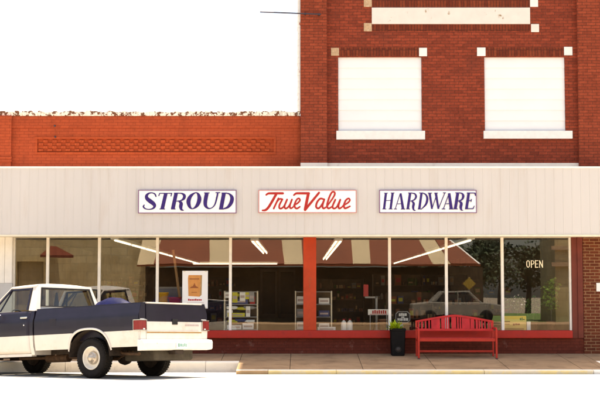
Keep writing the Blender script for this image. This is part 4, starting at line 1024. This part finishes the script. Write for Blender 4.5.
# rear bumper
mb = MB(); prof = [(-1.30,.475),(-1.42,.485),(-1.445,.505),(-1.45,.615),(-1.43,.665),(-1.30,.68)]
pb = [(x,z) for x,z in prof]
vv = []
for y_, ind in ((-.99,.05),(-.93,0),(-.3,0),(-.29,0),(.29,0),(.3,0),(.93,0),(.99,.05)): vv.append([(x+ind,y_,z) for x,z in pb])
mb.grid(vv, smooth=False); mb.add(vv[0],[tuple(range(6))]); mb.add(vv[-1],[tuple(range(6))]); mb.quad(vv[0][0],vv[-1][0],vv[-1][5],vv[0][5])
bp_ = mb.build('rear_bumper', M['bumper'], trk, local=True, bevel=.01)
mb = MB(); mb.box(-1.461,-1.4525,-.16,.15,.50,.635); lp = mb.build('license_plate', M['signwhite'], bp_, local=True)
mb = MB()
for k,(a,b) in enumerate(((.11,.06),(.05,.0),(-.01,-.05),(-.06,-.10),(-.105,-.14))): mb.box(-1.4635,-1.4605,b,a-.012,.535+.006*(k%2),.60-.006*(k%3))
mb.build('plate_characters', pm('green_plate_print', (.16,.36,.26), .6), lp, local=True)
# cab lower body, front fenders
CB = 1.50; DR, DF = 1.60, 2.72; NOSE = 4.22
mb = MB()
for s_ in (1,-1):
    for xs2, zbf in ((xspan(CB,DR-.006), lambda x: .47), (xspan(DF+.006,NOSE,WB), lambda x: arch_z(x,WB,.49))):
        m2 = side(xs2, zbf, lambda x: 1.33 if x < 3.0 else 1.33-.07*(x-3.0)/1.22, s_); n0 = len(mb.f); mb.add(m2.v, m2.f, 0); mb.m[n0:] = m2.m; mb.sm[n0:] = [True]*len(m2.f)
    mb.box(DR-.006, DF+.006, *((.80,.925) if s_ > 0 else (-.925,-.80)), .445, .50, 1)
    rws = []
    for k in range(13):
        a_ = math.pi*k/12; rws.append([(WB+.53*math.cos(a_), s_*.975, .40+.495*math.sin(a_)), (WB+.53*math.cos(a_), s_*.56, .40+.495*math.sin(a_))])
    mb.grid(rws, m=2)
mb.quad((CB,-.93,.47),(CB,.93,.47),(CB,.985,SPLIT),(CB,-.985,SPLIT), 1); mb.quad((CB,-.985,SPLIT),(CB,.985,SPLIT),(CB,.94,1.33),(CB,-.94,1.33), 0)
mb.quad((CB,-.9,.471),(CB,.9,.471),(2.9,.9,.471),(2.9,-.9,.471), 2)
# firewall / dash
mb.quad((2.93,-.9,.5),(2.93,.9,.5),(2.93,.9,1.33),(2.93,-.9,1.33), 2)
cab = mb.build('cab_body', two+[M['under']], trk, local=True)
# hood
rows = []
for i in range(9):
    x = 2.98+(NOSE-2.98)*i/8; z = 1.335-.075*i/8
    rows.append([(x,y_,z+.035*(1-(y_/.9)**2)-(.01 if abs(abs(y_)-.55)<.03 else 0)) for y_ in (-.935,-.8,-.56,-.53,-.3,0,.3,.53,.56,.8,.935)])
mb = MB(); mb.grid(rows); mb.build('hood', M['navy'], trk, local=True, solid=.02)
# nose
mb = MB(); mb.box(NOSE-.05,NOSE,-.94,.94,.62,1.262, 0); nose_o = mb.build('grille_panel', M['navy'], trk, local=True, bevel=.01)
mb = MB()
for k in range(6): mb.box(NOSE+.001,NOSE+.02,-.62,.62,.80+.06*k,.82+.06*k)
for k in range(9): mb.box(NOSE+.001,NOSE+.015,-.6+.148*k,-.588+.148*k,.80,1.13)
mb.build('grille', M['chrome'], nose_o, local=True)
for s_ in (1,-1):
    a, b = (.66,.92) if s_ > 0 else (-.92,-.66)
    mb = MB(); mb.box(NOSE+.001,NOSE+.03,a,b,.95,1.13); mb.build('headlight', M['headlight'], trk, local=True, bevel=.01)
mb = MB(); mb.box(NOSE+.02,NOSE+.16,-.99,.99,.46,.64); mb.box(NOSE-.1,NOSE+.05,-.6,-.5,.46,.56); mb.box(NOSE-.1,NOSE+.05,.5,.6,.46,.56); mb.build('front_bumper', M['chrome'], trk, local=True, bevel=.02)
# greenhouse
def gy(z): return .925-max(0,z-1.33)*.36
ZR = 1.85
BKB, BKT, FRT, FRB = (CB+.0,1.33), (1.61,ZR), (2.36,ZR), (2.90,1.33)
wa, wb, wc, wd = (1.69,1.345), (1.735,1.80), (2.34,1.80), (2.76,1.345)
mb = MB()
for s_ in (1,-1):
    f3 = lambda p: (p[0], s_*gy(p[1]), p[1])
    # back pillar, roof rail, windscreen pillar
    mb.quad(f3(BKB),f3(BKT),f3(wb),f3(wa)); mb.quad(f3(BKT),f3(FRT),f3(wc),f3(wb)); mb.quad(f3(FRT),f3(FRB),f3(wd),f3(wc))
# back frame round the rear window
zb0, zb1, yw0, yw1 = 1.42, 1.80, .76, .665
def bx(z): return CB+(z-1.33)/(ZR-1.33)*(1.61-CB)
B3 = lambda y_, z: (bx(z), y_, z)
mb.quad(B3(-gy(1.33),1.33),B3(gy(1.33),1.33),B3(yw0,zb0),B3(-yw0,zb0)); mb.quad(B3(-gy(ZR),ZR),B3(-yw1,zb1),B3(yw1,zb1),B3(gy(ZR),ZR))
mb.quad(B3(gy(1.33),1.33),B3(gy(ZR),ZR),B3(yw1,zb1),B3(yw0,zb0)); mb.quad(B3(-gy(1.33),1.33),B3(-yw0,zb0),B3(-yw1,zb1),B3(-gy(ZR),ZR))
# roof with a crown
rows = []
for i in range(9):
    u = i/8; x = BKT[0]+(FRT[0]-BKT[0])*u; cr = .055*(1-(2*u-1)**4)
    rows.append([(x, gy(ZR)*v, ZR+cr*(1-abs(v)**3)+.0) for v in (-1,-.97,-.85,-.6,-.3,0,.3,.6,.85,.97,1)])
mb.grid(rows)
rf = mb.build('cab_roof', M['truckwhite'], trk, local=True, solid=.03, merge=True, bevel=.012)
mb = MB()
for s_ in (1,-1):
    f3 = lambda p, o=.004: (p[0], s_*(gy(p[1])+o), p[1])
    mb = MB(); mb.tube([(BKT[0]+.02, s_*(gy(ZR-.02)+.006), ZR-.025),(FRT[0]-.02, s_*(gy(ZR-.02)+.006), ZR-.025),(FRB[0]-.1, s_*(gy(1.40)+.006), 1.41)], .011, 6)
    mb.build('drip_rail', M['truckwhite'], rf, local=True)
# glass
mb = MB(); mb.quad(*[ (bx(z)+.012, y_, z) for y_, z in ((-yw0,zb0),(yw0,zb0),(yw1,zb1),(-yw1,zb1))]); rw = mb.build('rear_window', M['carglass'], trk, local=True)
mb = MB(); e = .028
ring = [(-yw0-.005,zb0-.005),(yw0+.005,zb0-.005),(yw1+.005,zb1+.005),(-yw1-.005,zb1+.005)]; inn = [(-yw0+e,zb0+e*.6),(yw0-e,zb0+e*.6),(yw1-e,zb1-e*.8),(-yw1+e,zb1-e*.8)]
for i in range(4):
    j = (i+1)%4; mb.quad(*[(bx(z)-.006, y_, z) for y_, z in (ring[i],ring[j],inn[j],inn[i])])
mb.build('rubber_seal', M['blackplastic'], rw, local=True, solid=.01)
mb = MB(); mb.quad((2.90,-.86,1.345),(2.90,.86,1.345),(2.375,.68,1.86),(2.375,-.68,1.86)); mb.build('windshield', M['carglass'], trk, local=True)
# doors
for s_ in (1,-1):
    m2 = side(xspan(DR,DF), lambda x: .505, lambda x: 1.335, s_); dr = m2.build('door', two, trk, local=True, solid=.02 if s_ < 0 else .02)
    f3 = lambda p, o=.003: (p[0], s_*(gy(p[1])+o), p[1])
    ia, ib, ic, id_ = (1.735,1.36), (1.775,1.765), (2.32,1.765), (2.69,1.36)
    mb = MB()
    for q in ((wa,wb,ib,ia),(wb,wc,ic,ib),(wc,wd,id_,ic)): mb.quad(*[f3(p) for p in q])
    vb = 2.50; mb.quad(f3((vb,1.36)),f3((vb+.03,1.36)),f3((vb-.19+.03,1.765)),f3((vb-.19,1.765)))
    mb.build('window_frame', M['navy'], dr, local=True, solid=.018)
    mb = MB(); mb.quad(*[f3(p,-.01) for p in (ia,ib,ic,id_)]); mb.build('door_glass', M['carglass'], dr, local=True)
    mb = MB(); a, b = (yp(1.2)+.004, yp(1.2)+.036) if s_ > 0 else (-yp(1.2)-.036, -yp(1.2)-.004)
    mb.box(1.66,1.85,a,b,1.19,1.225); mb.build('door_handle', M['chrome'], dr, local=True, bevel=.008)
    mb = MB(); mb.lathe([(0,s_*(yp(1.08)+.010)),(.016,s_*(yp(1.08)+.008)),(.016,s_*(yp(1.08)-.002))], (1.75,0,1.06), 'y', 10); mb.build('lock', M['chrome'], dr, local=True)
    mb = MB(); mb.tube([(2.46,s_*.955,1.28),(2.50,s_*1.06,1.26)], .014, 6); mb.tube([(2.56,s_*.955,1.20),(2.52,s_*1.08,1.20)], .01, 6)
    mb.box(2.485,2.525,*((1.03,1.18) if s_ > 0 else (-1.18,-1.03)),1.14,1.36); mb.build('side_mirror', M['chrome'], dr, local=True, bevel=.012)
# interior
mb = MB(); mb.box(1.62,2.25,-.72,.72,.72,.92); mb.add([(1.60,-.72,.9),(1.60,.72,.9),(1.78,.72,.92),(1.78,-.72,.92),(1.585,-.72,1.36),(1.585,.72,1.36),(1.66,.72,1.36),(1.66,-.72,1.36)],[(0,1,5,4),(3,7,6,2),(4,5,6,7),(0,4,7,3),(1,2,6,5)]); mb.build('seat', M['seat'], trk, local=True, bevel=.03)
mb = MB(); mb.box(2.70,2.92,-.86,.86,1.02,1.32); mb.build('dashboard', M['cabin'], trk, local=True, bevel=.03)
mb = MB(); c0 = Vector((2.50,.40,1.26)); ax = Vector((-.75,0,.66)).normalized(); a1 = Vector((0,1,0)); a2 = ax.cross(a1)
mb.tube([c0+(a1*math.cos(t)+a2*math.sin(t))*.20 for t in [2*math.pi*k/20 for k in range(21)]], .014, 6, cap=False)
mb.tube([c0-a1*.2,c0+a1*.2], .012, 5); mb.tube([c0, c0-ax*.3], .02, 6); mb.build('steering_wheel', M['blackplastic'], trk, local=True)
mb = MB(); mb.box(2.36,2.385,-.11,.11,1.62,1.69); mb.tube([(2.38,0,1.68),(2.42,0,1.77)], .008, 5); mb.build('rear_view_mirror', M['blackplastic'], trk, local=True)
mb = MB(); mb.tube([(1.72,.15,1.34),(1.71,.15,1.50),(1.70,.15,1.72)], [.035,.05,.02], 8); mb.build('gun_rack_post', M['cabin'], trk, local=True)
# wheels
def wheel(x, s_):
    y = s_*TRK
    mb = MB(); w_ = .115
    pr = [(.215,-w_*.75),(.30,-w_),(.345,-w_*.98),(.368,-w_*.80),(.375,-w_*.45),(.375,w_*.45),(.368,w_*.80),(.345,w_*.98),(.30,w_),(.215,w_*.75)]
    mb.lathe([(r,h) for r,h in pr], (0,0,0), 'y', 40); 
    n0 = 40*9
    ty = mb
    wh = thing('wheel_tmp', None, None)
    wh.name = 'wheel'; wh.parent = trk; wh.location = (x,y,WR)
    t_ = ty.build('tyre', [M['rubber'], M['tread']], wh, local=True)
    for i, p in enumerate(t_.data.polygons):
        if i//40 in (3,4,5): p.material_index = 1
    tb = MB()
    for k in range(44):
        a_ = 2*math.pi*k/44
        for h0,h1,dd in ((-.088,-.03,0),(-.02,.02,.07),(.03,.088,0)):
            c_, sn_ = math.cos(a_+dd), math.sin(a_+dd); tt = .016
            v = []
            for r_ in (.373,.3835):
                for hh in (h0,h1):
                    for g_ in (-tt,tt): v.append((r_*c_-g_*sn_, hh, r_*sn_+g_*c_))
            tb.add(v, [(4,5,7,6),(0,1,5,4),(2,6,7,3),(0,4,6,2),(1,3,7,5)])
    tb.build('tread_blocks', M['tread'], t_, local=True)
    o_ = s_
    mb = MB(); mb.lathe([(.216,-o_*.08),(.222,o_*.095),(.214,o_*.105),(.205,o_*.098),(.198,o_*.05),(.165,o_*.02),(.12,o_*.03),(.0,o_*.03)], (0,0,0), 'y', 36)
    mb.build('rim', M['rim'], wh, local=True)
    mb = MB(); mb.lathe([(0,-o_*.12),(.20,-o_*.12),(.21,-o_*.10),(.21,-o_*.02),(.0,-o_*.02)], (0,0,0), 'y', 24); mb.build('brake_drum', M['under'], wh, local=True)
    mb = MB(); mb.lathe([(.125,o_*.031),(.125,o_*.06),(.105,o_*.085),(.07,o_*.09),(.06,o_*.125),(.045,o_*.14),(0,o_*.142)], (0,0,0), 'y', 24)
    for k in range(8):
        a_ = 2*math.pi*k/8; mb.lathe([(.012,o_*.07),(.012,o_*.10),(0,o_*.10)], (.088*math.cos(a_),0,.088*math.sin(a_)), 'y', 6)
    mb.build('hub_cap', M['hub'], wh, local=True)
for x in (0,WB):
    for s_ in (1,-1): wheel(x, s_)
# underbody
mb = MB()
for s_ in (1,-1): mb.box(-1.25,4.1,*((.40,.50) if s_ > 0 else (-.50,-.40)),.47,.60)
for x in (-1.2,.6,1.9,3.0): mb.box(x,x+.1,-.399,.399,.48,.58)
mb.build('chassis_frame', M['under'], trk, local=True)
mb = MB(); mb.tube([(0,-.72,WR),(0,.72,WR)], .05, 10); mb.lathe([(.06,-.14),(.13,-.08),(.15,0),(.13,.08),(.06,.14)], (0,0,WR), 'y', 16); mb.tube([(0,0,WR),(3.0,0,.5)], .035, 8); mb.build('rear_axle', M['under'], trk, local=True)
mb = MB(); mb.tube([(WB,-.72,WR),(WB,.72,WR)], .05, 8); mb.build('front_axle', M['under'], trk, local=True)
for s_ in (1,-1):
    mb = MB(); 
    for k in range(3): mb.tube([(-.68+.08*k,s_*.5,.50),(-.3,s_*.5,.37-.012*k),(.3,s_*.5,.37-.012*k),(.68-.08*k,s_*.5,.50)], .02, 5)
    mb.build('leaf_spring', M['rust'], trk, local=True)
mb = MB(); mb.box(-1.22,-.46,-.62,.50,.29,.60); mb.build('fuel_tank', M['tanksteel'], trk, local=True, bevel=.04)
mb = MB(); mb.tube([(2.6,.3,.42),(.7,.35,.40),(.35,.42,.52),(-.35,.58,.53),(-.6,.66,.44),(-1.1,.78,.42)], .032, 8); mb.tube([(1.75,.34,.40),(1.15,.35,.40)], .085, 10); mb.build('exhaust', M['rust'], trk, local=True)
mb = MB(); mb.box(-1.4,-1.25,-.12,.12,.40,.48); mb.build('tow_hitch', M['under'], trk, local=True)
# the body sits slightly nose down on its springs
for o_ in trk.children:
    if o_.name.split('.')[0] not in ('wheel','rear_axle','front_axle','leaf_spring'): o_.rotation_euler = (0, .034, 0)
# tarp bundle in the bed
tw = trk.matrix_basis
rr = random.Random(5); rows = []
for i in range(15):
    u = i/14; x = -.80+1.35*u; rr_ = math.sin(math.pi*min(max(u,.02),.98))**.4
    rows.append([(x+.02*rr.uniform(-1,1), .46+.29*rr_*math.cos(t)*1.0+.012*rr.uniform(-1,1), 1.02+(.50*rr_+.02*rr.uniform(-1,1))*math.sin(t)) for t in [2*math.pi*k/18 for k in range(18)]])
tp = MB(); tp.grid(rows, closed=True)
tp.v = [tuple(Matrix.LocRotScale(trk.location, trk.rotation_euler, None) @ Vector(v)) for v in tp.v]
tob = tp.build('tarp_bundle', M['bluetarp']); tag(tob, 'dark blue tarp bundle lying in the bed of the pickup truck', 'tarp')
cb_ = MB(); cb_.box(-.62,.25,.24,.7,.716,.99)
cb_.v = [tuple(Matrix.LocRotScale(trk.location, trk.rotation_euler, None) @ Vector(v)) for v in cb_.v]
tag(cb_.build('crate', M['greyplastic'], bevel=.01), 'grey crate under the blue tarp in the truck bed', 'crate')

# ------------------------------------------------------------------ the far side of the street (seen mirrored in the shop windows)
OY = -4.0
sb = thing('stone_building', 'tan stone block building across the street, mirrored in the left windows', 'building', (-10.5,OY,0))
mb = MB(); wall(mb, -22, -7.6, -.6, 6.5, OY, [(-13.9,-12.6,.3,2.9)], .2); mb.quad((-13.9,OY-.2,.3),(-12.6,OY-.2,.3),(-12.6,OY-.2,2.9),(-13.9,OY-.2,2.9)); mb.box(-22,-7.6,OY-10,OY-.25,-.6,6.4)
mb.build('wall', M['stonefront'], sb)
xa_, xb_ = X_(40,250,63), X_(73,250,63); za_, zb_2 = Z_(246,64), Z_(255,63)
mb = MB(); mb.add([(xa_+.3,OY+.01,za_),(xb_-1.0,OY+.01,za_),(xb_,OY+1.0,zb_2),(xa_,OY+1.0,zb_2)],[(0,1,2,3)]); mb.add([(xa_,OY+1.0,zb_2),(xb_,OY+1.0,zb_2),(xb_,OY+1.0,zb_2-.12),(xa_,OY+1.0,zb_2-.12)],[(0,1,2,3)]); mb.build('awning', M['maroon'], sb, solid=.02)
YE, YT = 60.08-(OY+1.6), 60.08-(OY-.9)          # depth of its eave and top edge as mirrored in the glass
ze, zt4 = Z_(264.5, YE), Z_(222, YT)
ab = thing('awning_building', 'dark shop with maroon and beige striped awning across the street, mirrored in the windows', 'building', (0,OY,0))
mb = MB(); mb.box(-7.6,9.0,OY-9,OY,-.6,ze-.1); mb.build('wall', M['shopdark'], ab)
def edge(pt, pb):                                # photo columns at y = 238 and at the eave
    k = (264.5-222)/(264.5-238)
    return X_(pb+(pt-pb)*k, 222, YT), X_(pb, 264.5, YE)
ed = [edge(*e_) for e_ in ((143,137),(162,154),(209.5,209.5),(229.5,229.5),(281,284),(301.5,303.5),(351,352.5),(369,370.5),(418,433),(434,451),(446,478.5),(448,480.5))]
mb = MB()
for i, (a_, b_) in enumerate(zip(ed, ed[1:])):
    m_ = 2 if i == 10 else (1 if i % 2 == 0 else 0)
    mb.quad((a_[1],OY+1.6,ze),(b_[1],OY+1.6,ze),(b_[0],OY-.9,zt4),(a_[0],OY-.9,zt4), m_)
mb.quad((ed[0][1],OY+1.6,ze-.08),(ed[-1][1],OY+1.6,ze-.08),(ed[-1][1],OY+1.6,ze),(ed[0][1],OY+1.6,ze), 0)
mb.build('awning', [M['awningbrown'], M['awningbeige'], M['trim_white']], ab, solid=.05)
def tree(x, y, h, r, label, seed):
    rr = random.Random(seed); t = thing('tree', label, 'tree', (x,y,-.6), 0, 'trees across the street')
    mb = MB(); mb.tube([(x,y,-.6),(x+.1,y,h*.35),(x-.1,y,h*.7)], [.28,.2,.08], 8)
    for k in range(5):
        a = k*1.3; mb.tube([(x,y,h*(.3+.05*k)),(x+math.cos(a)*r*.6,y+math.sin(a)*r*.6,h*(.55+.06*k))], [.09,.03], 5)
    mb.build('trunk', M['bark'], t)
    mb = MB()
    for k in range(16):
        a = rr.uniform(0,6.28); d = rr.uniform(.15,.8)*r
        leaves(mb, (x+math.cos(a)*d,y+math.sin(a)*d,h*rr.uniform(.4,.95)), r*rr.uniform(.25,.5), 130, .35, rr)
    mb.build('crown', M['treeleaf'], t)
tree(13.2,-40,5.6,2.6,'broad leafy tree mirrored in the glass right of the maroon awning',21)
tree(16.6,-48,6.6,2.6,'tall leafy tree mirrored in the far right window',22)
tree(19.6,-52,5.4,2.4,'leafy tree mirrored just below the OPEN sign',23)
tree(23.5,-50,5.8,2.6,'leafy tree mirrored at the right edge of the far right window',24)
tree(10.2,-46,4.4,2.2,'low leafy tree mirrored above the road sign',25)
tb_ = thing('building', 'pale ledged building across the street, mirrored at the far right window', 'building', (13.3,-7,-.6))
mb = MB(); mb.box(12.75,13.75,-9,-5,-.59,8); mb.build('wall', M['stonefront'], tb_)
for z_ in (2.7,3.5):
    mb = MB(); mb.box(12.55,13.95,-5.0,-4.8,z_,z_+.2); mb.build('ledge', M['stone_tan'], tb_)
def car(x, y, mt, label, hi=1.45):
    t = thing('parked_car', label, 'car', (x,y,-.05))
    z = .0
    lowp = [(x-2.1,z+.3),(x+2.1,z+.3),(x+2.15,z+.6),(x+2.05,z+.82),(x+1.2,z+.92),(x-1.3,z+.95),(x-2.1,z+.85),(x-2.15,z+.5)]
    mb = MB(); mb.prism(lowp,'y',y-.8,y+.8); mb.build('body', mt, t, bevel=.05)
    mb = MB(); mb.prism([(x-1.25,z+.94),(x+1.15,z+.91),(x+.55,hi),(x-.75,hi)],'y',y-.68,y+.68); mb.build('cabin', mt, t, bevel=.04)
    mb = MB(); mb.prism([(x-1.02,z+.97),(x+.0,z+.96),(x+.0,hi-.07),(x-.68,hi-.07)],'y',y+.681,y+.69); mb.prism([(x+.06,z+.96),(x+.92,z+.95),(x+.48,hi-.07),(x+.06,hi-.07)],'y',y+.681,y+.69); mb.build('side_windows', M['blackplastic'], t)
    for dx in (-1.3,1.3):
        mb = MB(); mb.lathe([(0,-.1),(.31,-.1),(.31,.1),(.2,.11),(0,.11)], (x+dx,y+.74,.27), 'y', 20); mb.build('wheel', M['rubber'], t)
car(7.3,-1.0,pm('beige_car_paint', (.20,.18,.145), .5, .2, 3, coat=.2),'beige car across the street, mirrored above the right end of the bench')
mb = MB(); mb.quad((9.6,-2,-.08),(40,-2,-.08),(40,-30,-.08),(9.6,-30,-.08)); tag(mb.build('grass', M['grass']), kind='structure')
ow = MB(); ow.box(-60,60,-3.9,1.0,-.6,-.05); tag(ow.build('pavement', M['concrete_walk']), kind='structure')
# diamond warning sign
x = X_(464.3,284,64); z = Z_(284,64); t = thing('road_sign', 'yellow diamond road sign across the street, mirrored above the bench', 'sign', (x,OY,-.05))
mb = MB(); mb.prism([(x,z-.31),(x+.31,z),(x,z+.31),(x-.31,z)],'y',OY+1.9,OY+1.92); mb.build('plate', M['warnyellow'], t)
mb = MB(); mb.box(x-.04,x+.04,OY+1.84,OY+1.899,-.05,z+.3); mb.build('post', M['greyplastic'], t)
